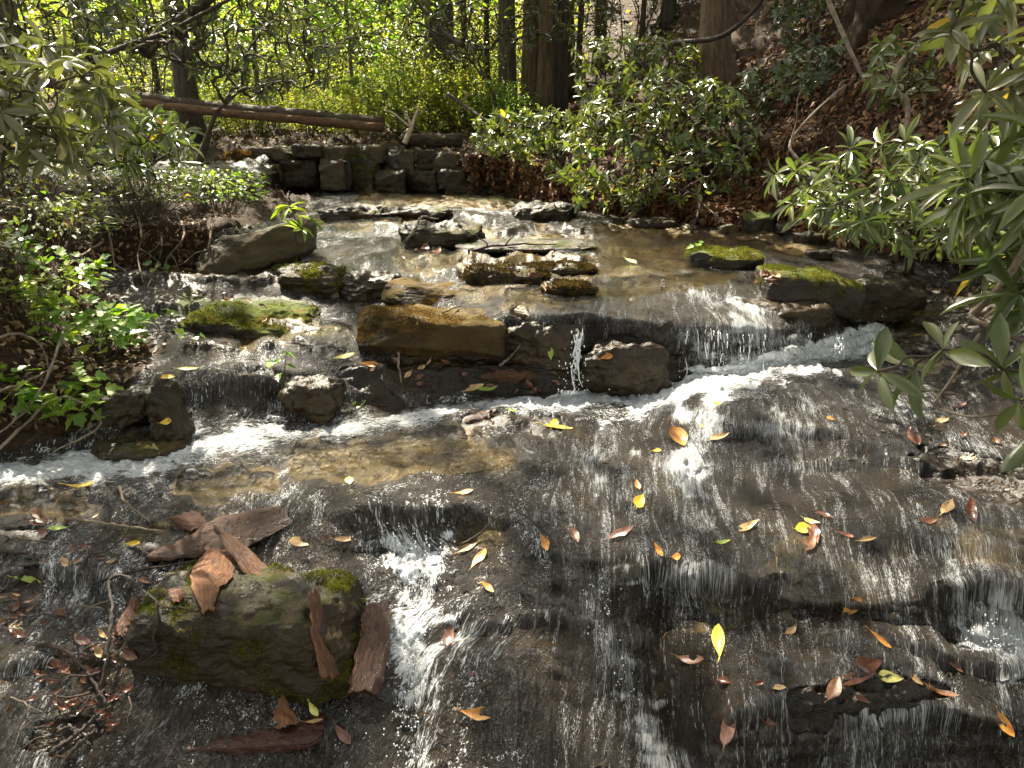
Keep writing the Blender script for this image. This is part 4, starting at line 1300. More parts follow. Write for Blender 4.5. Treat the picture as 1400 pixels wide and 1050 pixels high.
# vines and roots on the right slope
def free_branch(name, label, pts, r0, r1, mat, cat='branch', group=None, side=()):
    P = catmull(np.array([at_y(*q) for q in pts]), 7)
    c = P[0].copy()
    mb = MB()
    tube(mb, P - c, np.linspace(r0, r1, len(P)), 7, rough=.18)
    for fr, v, ln in side:
        i = int(fr * (len(P) - 1))
        tube(mb, curved(P[i] - c, P[i] - c + np.array(v) * ln, .06, 5), np.linspace(r1, r1 * .5, 13), 5)
    o = mb.build(name, M[mat], loc=tuple(c))
    return tag(o, label, cat, group)


free_branch('hanging_vine', 'long pale leaning stem crossing the brown slope from the top edge', [(1120, -30, 7.4), (1145, 30, 7.2), (1172, 90, 7.0), (1192, 130, 6.8), (1212, 172, 6.5), (1225, 200, 6.2)], .022, .012, 'twig_pale', 'vine')
free_branch('crooked_branch', 'crooked brown branch by the rhododendron on the upper slope', [(1256, 62, 6.2), (1228, 92, 6.1), (1222, 122, 6.0), (1240, 138, 6.0), (1240, 165, 5.9), (1236, 185, 5.8)], .026, .016, 'twig_pale')
free_branch('forked_branch', 'thin pale forked branch at the foot of the brown slope', [(1130, 235, 5.6), (1100, 226, 5.7), (1080, 200, 5.8), (1096, 172, 5.9), (1130, 138, 6.0), (1156, 116, 6.1)], .015, .006, 'twig_pale', side=[(.45, (.1, .1, .5), .8), (.8, (.3, 0, .3), .5)])
free_branch('dead_branch', 'dead bough across the trunk of the big leaning-base tree', [(870, 62, 9.3), (930, 58, 8.6), (985, 50, 8.4), (1025, 20, 8.3), (1052, -15, 8.2)], .03, .02, 'twig_dark')
free_branch('leaning_bough', 'dark bough leaning up to the right at upper left', [(196, 74, 8.8), (222, 45, 8.8), (258, 20, 8.8), (300, -12, 8.8)], .075, .05, 'bark_dark', 'bough', side=[(.5, (.1, 0, -.5), .7), (.7, (.5, .2, .2), .6)])
free_branch('arching_bough', 'thin dark bough arching over the left of the log', [(150, 72, 8.4), (180, 60, 8.3), (225, 45, 8.2), (275, 20, 8.0), (330, -10, 8)], .03, .015, 'bark_dark', 'bough')
free_branch('arching_bough', 'dark zigzag bough above the middle of the log', [(130, 73, 9.6), (160, 68, 9.5), (190, 62, 9.5), (215, 65, 9.4), (260, 40, 9.3), (300, 22, 9.2)], .02, .012, 'bark_dark', 'bough')
free_branch('arching_bough', 'dark forked bough left of the lone grey tree', [(632, 62, 10.5), (600, 38, 10.8), (580, 15, 11), (560, -10, 11)], .04, .02, 'bark_dark', 'bough', side=[(.2, (-.6, 0, .1), .9), (.5, (.5, 0, .3), .8)])
free_branch('arching_bough', 'dark slanting bough below the trunk cluster', [(612, 128, 10.2), (640, 148, 10), (668, 166, 9.6), (700, 180, 9.2)], .025, .012, 'bark_dark', 'bough')

# ---- single fallen leaves
def mat_fallen(name, a, b, c, rough=.45, trans=.15):
    t = NT(name)
    cc = t.coord('Object')
    n1 = t.noise(cc, 26, 4, .65)
    n2 = t.noise(cc, 90, 3, .6)
    col = t.ramp(t.math('ADD', t.math('MULTIPLY', n1, .75), t.math('MULTIPLY', n2, .25)), [(.36, a), (.5, b), (.66, c)])
    mid = t.maprange(t.math('ABSOLUTE', t.attr('side')), .0, .09, .6, 0)
    col = t.mix(mid, col, tuple(min(1, x * 1.6 + .02) for x in b))
    b_ = t.n('BsdfPrincipled', ins={'Base Color': col, 'Roughness': rough, 'Normal': t.bump(n1, .5, .004)})
    tr = t.n('BsdfTranslucent', ins={'Color': col})
    return t.finish(t.n('MixShader', ins={0: trans, 1: b_, 2: tr}))


M['fl_yellow'] = mat_fallen('yellow_fallen_leaf', (.50, .27, .02), (.68, .46, .03), (.75, .58, .09))
M['fl_lemon'] = mat_fallen('pale_yellow_fallen_leaf', (.48, .45, .10), (.64, .60, .18), (.72, .68, .28))
M['fl_orange'] = mat_fallen('orange_fallen_leaf', (.22, .07, .012), (.48, .20, .03), (.6, .32, .06))
M['fl_brown'] = mat_fallen('brown_fallen_leaf', (.035, .013, .006), (.11, .045, .017), (.20, .09, .038))
M['fl_red'] = mat_fallen('red_brown_wet_leaf', (.045, .014, .008), (.095, .032, .016), (.16, .07, .035), .18, .05)
M['fl_tan'] = mat_fallen('tan_fallen_leaf', (.22, .12, .05), (.42, .27, .12), (.58, .42, .22))
M['fl_green'] = mat_fallen('green_fallen_leaf', (.16, .24, .03), (.30, .40, .06), (.42, .50, .12))
M['fl_pink'] = mat_fallen('pinkish_drowned_leaf', (.07, .03, .02), (.14, .065, .045), (.22, .12, .09), .3)


def leaf_mesh(L, W, seed, shape='ellipse', curl=.12, fold=.2, twist=.1):
    rg = np.random.default_rng(seed)
    ns, nw = 10, 5
    t = np.linspace(0, 1, ns)
    pw = {'ellipse': 1.0, 'obov': 1.35, 'ovate': .65}[shape]
    w = np.sin(np.pi * np.clip(t, 0.001, .999) ** pw) ** .8
    w[0], w[-1] = .05, .04
    s = np.linspace(-1, 1, nw)
    X = t[:, None] * L * np.ones((1, nw))
    wob = 1 + .10 * fbm(np.stack([t * 5 + seed, t * 0, t * 0], -1), 2)
    Yc = s[None, :] * .5 * W * (w * wob)[:, None] + (.06 * L * np.sin(t * 3 + seed))[:, None]
    Z = np.abs(s)[None, :] * w[:, None] * W * .5 * fold + curl * L * ((t[:, None] - .5) ** 2 * 2) + twist * Yc * (t[:, None] - .5)
    Z = Z + .04 * L * fbm(np.stack([X / L * 3 + seed, Yc / L * 4, X * 0], -1), 2)
    V = np.stack([X - L / 2, Yc, Z - Z.min()], -1).reshape(-1, 3)
    side = np.tile(s, ns)
    mb = MB()
    mb.add(V, grid_faces(ns, nw), side=side, rnd=np.full(len(V), .5))
    p = V[nw // 2]
    tube(mb, np.array([p, p + [-.10 * L, .01 * L, .01 * L], p + [-.2 * L, .03 * L, .03 * L]]), np.linspace(L * .014, L * .01, 3), 4, side=np.zeros(3 * 4 + 2))
    return mb


G_L = 'fallen leaves scattered on the stream rocks'


def fleaf(u, v, lpx, ang, mat, label, ratio=.42, shape='ellipse', lift=.005, curl=.12, fold=.2, group=G_L, name='fallen_leaf', tiltup=.15):
    """a leaf lpx long in the photo, its tip towards ang (degrees, 0 right, 90 up in the picture)"""
    p, nrm = hit(u, v)
    nrm = unit(nrm + np.array([0, 0, .6]) + (EYE - p) / np.linalg.norm(EYE - p) * .4)
    du, dv = math.cos(R(ang)) * lpx / 2, -math.sin(R(ang)) * lpx / 2
    E = []
    for s in (-1, 1):
        d = ray(u + s * du, v + s * dv)
        E.append(EYE + d * (((p - EYE) @ nrm) / (d @ nrm)))
    ax = E[1] - E[0]
    L = min(np.linalg.norm(ax) * .9, .14)
    x = unit(ax)
    y = np.cross(nrm, x)
    seed = int(u * 7 + v * 13) % 9973
    mb = leaf_mesh(L, L * ratio, seed, shape, curl, fold)
    o = mb.build(name, M[mat])
    mw = Matrix(((x[0], y[0], nrm[0], 0), (x[1], y[1], nrm[1], 0), (x[2], y[2], nrm[2], 0), (0, 0, 0, 1)))
    q = p + nrm * lift
    mw.translation = Vector(q)
    o.matrix_world = mw
    return tag(o, label, 'leaf', group)


LEAVES = [
    (874, 688, 22, 60, 'fl_yellow', 'round golden leaf low on the foam right of centre', .6),
    (872, 664, 16, 110, 'fl_orange', 'small orange leaf just above the round golden leaf', .4),
    (985, 880, 50, 85, 'fl_yellow', 'long bright yellow leaf with a brown tear in the lower right run', .34),
    (1217, 926, 38, 0, 'fl_lemon', 'pale lemon leaf beside the glossy dark leaf pile, lower right', .5),
    (1097, 724, 24, 0, 'fl_yellow', 'round deep-yellow leaf on the cluster of brown leaves at right', .85),
    (1110, 714, 26, -20, 'fl_lemon', 'cream leaf behind the round deep-yellow leaf', .35),
    (1202, 875, 44, -35, 'fl_orange', 'slender orange leaf in the dark run at lower right', .24),
    (1164, 830, 42, 35, 'fl_orange', 'rust-orange leaf stuck on the wet ledge at right', .48),
    (928, 601, 40, -55, 'fl_orange', 'orange and pink blotched leaf beside the white chute', .55),
    (984, 598, 30, 25, 'fl_tan', 'tan leaf caught at the lip right of the blotched leaf', .35),
    (762, 586, 58, -4, 'fl_yellow', 'long yellow leaf lying across the smooth mid stream rock', .2),
    (757, 581, 16, 70, 'fl_yellow', 'little yellow leaf standing on the long yellow leaf', .5),
    (654, 976, 52, -15, 'fl_orange', 'ochre oval leaf caught on the black rock at the bottom', .38),
    (230, 517, 22, 0, 'fl_yellow', 'yellow leaf on top of the wedge-shaped stone', .45),
    (228, 577, 18, 5, 'fl_yellow', 'yellow leaf below the wedge-shaped stone', .55),
    (258, 505, 34, 6, 'fl_lemon', 'pale yellow leaf at the edge of the left terrace', .25),
    (112, 664, 50, 5, 'fl_yellow', 'long yellow leaf floating in the left channel', .2),
    (80, 724, 30, 5, 'fl_green', 'lime green leaf on the mud at the left', .42),
    (40, 794, 46, -8, 'fl_green', 'pale green willow-shaped leaf at the left edge', .22),
    (181, 744, 24, 0, 'fl_yellow', 'amber leaf in the shallows behind the longest bark strip', .4),
    (487, 553, 38, 38, 'fl_green', 'pale green leaf standing upright at the channel edge', .3),
    (459, 402, 22, 100, 'fl_brown', 'brown leaf hung below the mossy block on the left shelf', .5),
    (829, 488, 22, 20, 'fl_orange', 'curled rust leaf on the black block by the thin waterfall', .5),
    (753, 484, 20, -80, 'fl_green', 'green leaf pasted on the rock left of the thin waterfall', .45),
    (645, 533, 40, 22, 'fl_tan', 'tan and white leaf on the shelf under the mossy boulder', .25),
    (665, 532, 34, 15, 'fl_green', 'green leaf on the shelf under the mossy boulder', .22),
    (506, 500, 30, -10, 'fl_orange', 'orange leaf at the left foot of the mossy boulder', .35),
    (470, 488, 34, 20, 'fl_lemon', 'yellowed leaf left of the mossy boulder foot', .25),
    (731, 377, 18, 20, 'fl_red', 'red leaf between the two shaggy moss humps', .5),
    (745, 393, 12, 90, 'fl_tan', 'pale leaf below the red leaf above the rock wall', .4),
    (862, 358, 18, -30, 'fl_lemon', 'pale yellow leaf floating in the upper pool', .4),
    (634, 674, 30, 8, 'fl_orange', 'orange leaf drifting below the golden pool', .35),
    (478, 659, 12, 80, 'fl_lemon', 'small lemon leaf in the golden pool', .8),
    (850, 731, 42, 30, 'fl_pink', 'pinkish leaf drowned in the run right of centre', .35),
    (900, 752, 26, -50, 'fl_orange', 'rusty leaf right of the pinkish drowned leaf', .35),
    (924, 762, 14, 0, 'fl_orange', 'tiny orange leaf right of the rusty leaf', .9),
    (745, 745, 26, -60, 'fl_orange', 'peach leaf in the run below the thin black twig', .4),
    (785, 735, 26, -60, 'fl_brown', 'brown leaf left of the pinkish drowned leaf', .4),
    (616, 870, 34, 80, 'fl_pink', 'pink drowned leaf right of the white chute', .5),
    (646, 918, 18, 80, 'fl_pink', 'small pink drowned leaf below the larger one by the white chute', .4),
    (944, 901, 44, -12, 'fl_brown', 'brown drowned leaf left of the long bright yellow leaf', .35),
    (994, 990, 66, 88, 'fl_pink', 'long reddish drowned leaf at the bottom, right of centre', .35),
    (910, 834, 22, -60, 'fl_pink', 'thin pink leaf in the run above the long yellow one', .25),
    (470, 1005, 40, -60, 'fl_pink', 'pink drowned leaf at the bottom beside the white chute', .35),
    (655, 765, 34, 60, 'fl_orange', 'orange-brown leaf held by the thin black twig', .4),
    (640, 750, 34, 30, 'fl_tan', 'dry leaf riding on the thin black twig', .22),
    (665, 804, 28, -35, 'fl_orange', 'fox-brown leaf curled on the rock in the run', .35),
    (474, 738, 36, -4, 'fl_tan', 'pale curled leaf at the lip left of the white chute', .25),
    (412, 744, 38, -5, 'fl_tan', 'buff leaf lying behind the right end of the big boulder', .45),
    (430, 967, 26, -60, 'fl_lemon', 'pale yellow leaf on the right of the red-brown slab', .45),
    (428, 988, 30, 0, 'fl_tan', 'narrow tan leaf under the pale yellow one by the red-brown slab', .2),
    (1293, 696, 26, 65, 'fl_tan', 'pale leaf standing in the dark run near the right edge', .4),
    (1268, 712, 28, 0, 'fl_brown', 'brown leaf left of the pale standing one near the right edge', .45),
    (1332, 700, 40, 100, 'fl_red', 'dark red leaf at the right, beside the pale standing one', .3),
    (1250, 598, 42, -70, 'fl_red', 'glossy red-brown leaf hanging down the right ledge', .32),
    (1326, 628, 22, 8, 'fl_tan', 'tan leaf on the right ledge', .4),
    (1288, 576, 22, 20, 'fl_tan', 'curled tan leaf under the low rhododendron sprig', .5),
    (1186, 908, 40, 10, 'fl_red', 'round glossy dark red leaf of the pile, lower right', .6),
    (1172, 928, 56, 25, 'fl_red', 'long dark leaf under the round glossy one, lower right', .3),
    (1140, 944, 40, 55, 'fl_brown', 'grey-brown leaf at the left end of the dark leaf pile', .42),
    (1178, 957, 24, -30, 'fl_red', 'small red leaf below the dark leaf pile', .4),
    (1285, 948, 56, -18, 'fl_brown', 'brown leaf right of the pale lemon leaf', .28),
    (1298, 905, 50, -40, 'fl_brown', 'dark brown leaf upstream of the pale lemon leaf', .28),
    (1252, 930, 26, -40, 'fl_tan', 'torn grey leaf touching the pale lemon leaf', .5),
    (1374, 990, 46, -60, 'fl_orange', 'olive-brown leaf drowned at the lower right corner', .45),
    (1062, 942, 28, -5, 'fl_tan', 'curled buff leaf at the lip of the bottom right ledge', .4),
    (1080, 864, 20, 30, 'fl_tan', 'small straw leaf on the middle right ledge', .4),
    (1022, 722, 36, 35, 'fl_tan', 'greyish tan leaf in the run left of the yellow cluster', .3),
    (988, 743, 24, 5, 'fl_green', 'green leaf left of the yellow cluster at right', .4),
    (965, 780, 20, -25, 'fl_green', 'yellow-green leaf in the run below the green one', .5),
    (1112, 732, 34, -60, 'fl_red', 'red-brown leaf under the round deep-yellow leaf', .4),
    (1106, 744, 30, 80, 'fl_brown', 'brown leaf below the round deep-yellow leaf', .4),
    (1128, 706, 30, -15, 'fl_red', 'dull red leaf above the yellow cluster', .3),
    (1160, 732, 40, -15, 'fl_red', 'slim red leaf right of the yellow cluster', .2),
    (1186, 738, 28, 10, 'fl_tan', 'pale leaf tip right of the slim red leaf', .3),
    (980, 552, 16, -30, 'fl_yellow', 'small yellow leaf on the smooth slope below the wide fall', .4),
    (962, 583, 14, 10, 'fl_yellow', 'tiny yellow leaf above the tan lip leaf', .4),
    (898, 618, 14, 0, 'fl_yellow', 'small yellow leaf in the foam left of the blotched leaf', .7),
    (1135, 573, 12, -30, 'fl_orange', 'tiny rust leaf right of the smooth slope', .7),
    (700, 562, 12, 0, 'fl_green', 'small green leaf floating at the edge of the white channel', .5),
    (1290, 312, 16, 0, 'fl_tan', 'pale leaf lying on the ground below the right rhododendron', .4),
]
for (u, v, l, a, m, lb, ra) in LEAVES:
    fleaf(u, v, l, a, m, lb, ra, curl=float(RNG.uniform(.05, .25)), fold=float(RNG.uniform(.05, .35)), shape=('ellipse', 'obov', 'ovate')[int(RNG.integers(3))])

# brown leaf heaps: leaves nothing tells apart share a label
HEAPS = [((20, 830), (60, 40), 16, 'curled brown leaf in the heap at the left edge'), ((115, 905), (75, 40), 26, 'curled brown leaf caught on the branch left of the big boulder'), ((100, 960), (80, 45), 18, 'wet brown leaf plastered on the rock at the lower left'),
         ((110, 760), (80, 30), 12, 'brown leaf scrap in the shallows at the left'), ((1045, 378), (26, 10), 16, 'brown leaf in the pile on the left end of the sunlit mossy slab'), ((70, 715), (60, 12), 7, 'rusty leaf scrap on the mud at the left'),
         ((560, 500), (60, 20), 9, 'brown leaf scrap on the shelf under the mossy boulder'), ((300, 405), (120, 25), 14, 'small brown leaf on the damp left shelf'), ((700, 530), (60, 12), 8, 'drowned red leaf at the inner edge of the channel'), ((205, 470), (40, 30), 10, 'dead leaf at the foot of the leafy left bank'),
         ((1040, 950), (60, 50), 4, 'dark leaf scrap on the ledge at the bottom right'), ((1300, 600), (80, 60), 6, 'dark leaf on the shaded right ledge'), ((650, 350), (140, 20), 10, 'small dead leaf on the upper rock shelves')]
for (hu, hv), (su, sv), n, lb in HEAPS:
    for k in range(n):
        for _ in range(20):
            u, v = hu + RNG.normal() * su * .5, hv + RNG.normal() * sv * .5
            if -10 < u < 1410 and 280 < v < 1048:
                break
        p, _n = hit(u, v)
        dist = np.linalg.norm(p - EYE)
        l = float(RNG.uniform(.045, .085)) * FPX / dist
        mt = ['fl_brown', 'fl_brown', 'fl_red', 'fl_brown', 'fl_red', 'fl_tan'][int(RNG.integers(5 if 'dark' in lb else 6))] if 'red' not in lb else 'fl_red'
        fleaf(u, v, l * .8, RNG.uniform(-60, 60) + (180 if RNG.random() < .5 else 0), mt, lb, float(RNG.uniform(.3, .6)), curl=float(RNG.uniform(.1, .6)), fold=float(RNG.uniform(.1, .8)), group=lb.split(' ', 1)[0] + ' leaves: ' + lb.split(' in ')[-1].split(' on ')[-1], lift=.004 + .01 * RNG.random())
# ------------------------------------------------------------------ foliage materials
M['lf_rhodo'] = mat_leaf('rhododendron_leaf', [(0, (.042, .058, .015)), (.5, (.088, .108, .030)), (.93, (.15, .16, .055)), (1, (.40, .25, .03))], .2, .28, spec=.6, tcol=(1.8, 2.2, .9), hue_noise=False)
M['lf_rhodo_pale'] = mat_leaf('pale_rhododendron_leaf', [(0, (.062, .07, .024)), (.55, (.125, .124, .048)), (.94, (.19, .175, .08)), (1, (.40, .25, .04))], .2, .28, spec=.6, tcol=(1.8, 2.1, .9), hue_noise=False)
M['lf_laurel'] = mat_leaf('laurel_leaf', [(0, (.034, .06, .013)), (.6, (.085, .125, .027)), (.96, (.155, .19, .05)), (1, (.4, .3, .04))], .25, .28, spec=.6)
M['lf_shade'] = mat_leaf('shaded_evergreen_leaf', [(0, (.022, .036, .014)), (.6, (.05, .072, .028)), (1, (.10, .12, .05))], .16, .32)  # darker evergreen leaf, the shade put into its colour
M['lf_bright'] = mat_leaf('sunlit_leaf', [(0, (.065, .105, .02)), (.5, (.135, .185, .038)), (1, (.29, .30, .08))], .58, .5, tcol=(2.2, 2.25, 1.1))  # brighter leaf, some of the sunlight put into its colour
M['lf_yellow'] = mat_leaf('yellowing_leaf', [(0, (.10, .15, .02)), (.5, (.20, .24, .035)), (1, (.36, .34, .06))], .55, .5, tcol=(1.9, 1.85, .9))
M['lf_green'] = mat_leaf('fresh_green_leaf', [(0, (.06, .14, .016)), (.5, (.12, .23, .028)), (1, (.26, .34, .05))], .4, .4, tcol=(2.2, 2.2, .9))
M['stem'] = mat_bark('brown_stem', (.03, .02, .012), (.11, .08, .05), (10, 10, 10))


def skeleton(mb, base, tips, r0, r1, sides=5, trunk_h=.25, jit=.14, sag=.08):
    """branches that join every tip to the base, nearest first; returns the direction at each tip"""
    base = np.asarray(base, float)
    tips = np.asarray(tips, float)
    nodes = [base, base + (tips.mean(0) - base) * trunk_h]
    tube(mb, curved(nodes[0], nodes[1], 0, 4, jit=jit), np.linspace(r0, r0 * .8, 10), sides)
    order = np.argsort(np.linalg.norm(tips - base, axis=1))
    dirs = np.zeros_like(tips)
    N = np.array(nodes)
    for i in order:
        d = np.linalg.norm(N[1:] - tips[i], axis=1) + .35 * np.linalg.norm(N[1:] - base, axis=1)
        j = int(np.argmin(d)) + 1
        a = N[j]
        fr = np.linalg.norm(a - base) / (np.linalg.norm(tips - base, axis=1).max() + 1e-6)
        P = curved(a, tips[i], sag, 4, jit=jit)
        ra = max(r1, r0 * .75 * (1 - fr) ** 1.2)
        tube(mb, P, np.linspace(ra, max(r1, ra * .35), len(P)), sides, cap=False)
        dirs[i] = P[-1] - P[-3]
        N = np.vstack([N, P[len(P) // 2], tips[i]])
    return unit(dirs)


def whorls(mb, tips, dirs, L, W, n=8, droop=.35, tmpl=T_RHODO, spread=.9, jl=.4):
    """rosettes of leaves at branch tips"""
    P, D, N, Ls, Ws, Rn = [], [], [], [], [], []
    for p, d in zip(tips, dirs):
        d = unit(d + np.array([0, 0, .55]))
        m = max(3, int(RNG.integers(int(n * .7), int(n * 1.3) + 1)))
        a0 = RNG.random() * 6.28
        ref = unit(np.cross(d, [.3, .2, .9]))
        ref2 = np.cross(d, ref)
        own = RNG.random() * .5
        for k in range(m):
            a = a0 + k * 2.4
            out = ref * math.cos(a) + ref2 * math.sin(a)
            s = spread * RNG.uniform(.7, 1.15)
            v = unit(out * s + d * (1.05 - s) + np.array([0, 0, -droop * RNG.uniform(.2, 1)]))
            P.append(p + d * RNG.uniform(-.04, .02) * L * 3)
            D.append(v)
            N.append(unit(d + np.array([0, 0, .35]) + RNG.normal(size=3) * .45))
            v = unit(v + RNG.normal(size=3) * .22)
            D[-1] = v
            sc = RNG.uniform(1 - jl, 1 + jl * .6)
            Ls.append(L * sc)
            Ws.append(W * sc * RNG.uniform(.85, 1.15))
            Rn.append(np.clip(own + RNG.random() * .5, 0, .9) if RNG.random() > .012 else 1.0)
    leaves(mb, P, D, N, np.array(Ls), np.array(Ws), tmpl, np.array(Rn))


def px_tips(n, region, y0, y1, rel=None):
    """points spread through a volume seen through a polygon of the photo, between distances y0 and y1"""
    reg = np.asarray(region, float)
    lo, hi = reg.min(0), reg.max(0)
    out = []
    while len(out) < n:
        u, v = RNG.uniform(lo, hi)
        ins = False
        j = len(reg) - 1
        for i in range(len(reg)):
            if (reg[i, 1] > v) != (reg[j, 1] > v) and u < (reg[j, 0] - reg[i, 0]) * (v - reg[i, 1]) / (reg[j, 1] - reg[i, 1] + 1e-9) + reg[i, 0]:
                ins = not ins
            j = i
        if ins:
            y = RNG.uniform(y0, y1)
            if rel is not None:
                y += rel(u, v)
            p = at_y(u, v, y)
            g = below(p[0], p[1], p[2] + 2.5)
            if p[2] > g + .03:
                out.append(p)
            elif RNG.random() < .1:
                out.append(np.array([p[0], p[1], g + .08]))
    return np.array(out)


def shrub(name, label, base, tips, L, W, nleaf, mat, group=None, r0=.02, r1=.003, droop=.35, tmpl=T_RHODO, sides=5, spread=.9, cat='shrub', jit=.14, sag=.05, inner=0):
    base = np.asarray(base, float)
    root = empty(name, tuple(base), label, cat, group)
    ms, ml = MB(), MB()
    d = skeleton(ms, base * 0, tips - base, r0, r1, sides, jit=jit, sag=sag)
    whorls(ml, tips - base, d, L, W, nleaf, droop, tmpl, spread)
    ms.build('stem', M['stem'], root)
    ml.build('foliage', M[mat], root, smooth=True)
    return root


# ------------------------------------------------------------------ trees
def crown_leaves(mb, centers, per, spread, L, W, tmpl=T_FOLD, flat=.5, face=None):
    n = len(centers) * per
    C = np.repeat(centers, per, 0)
    P = C + RNG.normal(size=(n, 3)) * spread * np.array([1, 1, flat])
    D = rand_dirs(n, -.7, .35)
    N = unit(RNG.normal(size=(n, 3)) * .6 + np.array([0, 0, 1.0]))
    s = RNG.uniform(.6, 1.25, n)
    rn = np.clip(np.repeat(RNG.random(len(centers)), per) * .6 + RNG.random(n) * .4, 0, 1)
    leaves(mb, P, D, N, L * s, W * s, tmpl, rn)


def tree(name, label, x, y, h, r, crown=(.3, 1.0), rad=2.5, nl=40, per=60, leaf=(.09, .05), mat='lf_bright', bark='bark_dark', group=None, lean=(0, 0), z=None, spread=.4, bend=.15, base_flare=1.5, tmpl=T_FOLD, cat='tree', sides=10):
    z0 = (below(x, y) if z is None else z) - .1
    root = empty(name, (x, y, z0), label, cat, group)
    n = 9
    t = np.linspace(0, 1, n)
    P = np.stack([lean[0] * h * t + bend * np.sin(t * 3.1 + RNG.random() * 6) * .5, lean[1] * h * t + bend * np.cos(t * 2.7 + RNG.random() * 6) * .5, t * h], -1)
    P[:, :2] -= P[0, :2]
    C = catmull(P, 4)
    tt = np.linspace(0, 1, len(C))
    rr = r * (1 - .75 * tt) * (1 + (base_flare - 1) * np.exp(-tt * h / .35))
    mt = MB()
    tube(mt, C, rr, sides, rough=.10)
    tips = []
    for i in range(nl):
        f = crown[0] + (crown[1] - crown[0]) * (i + RNG.random()) / nl
        k = min(len(C) - 1, int(f * (len(C) - 1)))
        a = RNG.random() * 6.283
        env = rad * (.45 + .55 * math.sin(math.pi * min(1, max(0, (f - crown[0]) / (crown[1] - crown[0] + 1e-6))) ** .8 + .15)) * RNG.uniform(.55, 1.05)
        tip = C[k] + np.array([math.cos(a) * env, math.sin(a) * env, RNG.uniform(-.1, .35) * env])
        B = curved(C[k], tip, .06, 4)
        tube(mt, B, np.linspace(max(.012, rr[k] * .4), .006, len(B)), 4, cap=False)
        tips.append(tip)
        for q in range(2):
            b = B[int(len(B) * RNG.uniform(.45, .8))]
            tips.append(b + RNG.normal(size=3) * .25 * env * np.array([1, 1, .5]))
    mt.build('trunk', M[bark], root)
    ml = MB()
    crown_leaves(ml, np.array(tips), per // 3, spread, leaf[0], leaf[1], tmpl)
    ml.build('crown', M[mat], root, smooth=False)
    return root


def dup(o, loc, rz=0.0, s=1.0, label=None, group=None):
    c = o.copy()
    COL.objects.link(c)
    c.location = loc
    c.rotation_euler = (0, 0, rz)
    c.scale = (s, s, s)
    if label:
        c['label'] = label
    if group:
        c['group'] = group
    for ch in list(o.children):
        d = ch.copy()
        COL.objects.link(d)
        d.parent = c
    return c


def tx(u, y):
    """world x of photo column u at distance y (at about eye height)"""
    return float((u - 700) / FPX * y * CP)


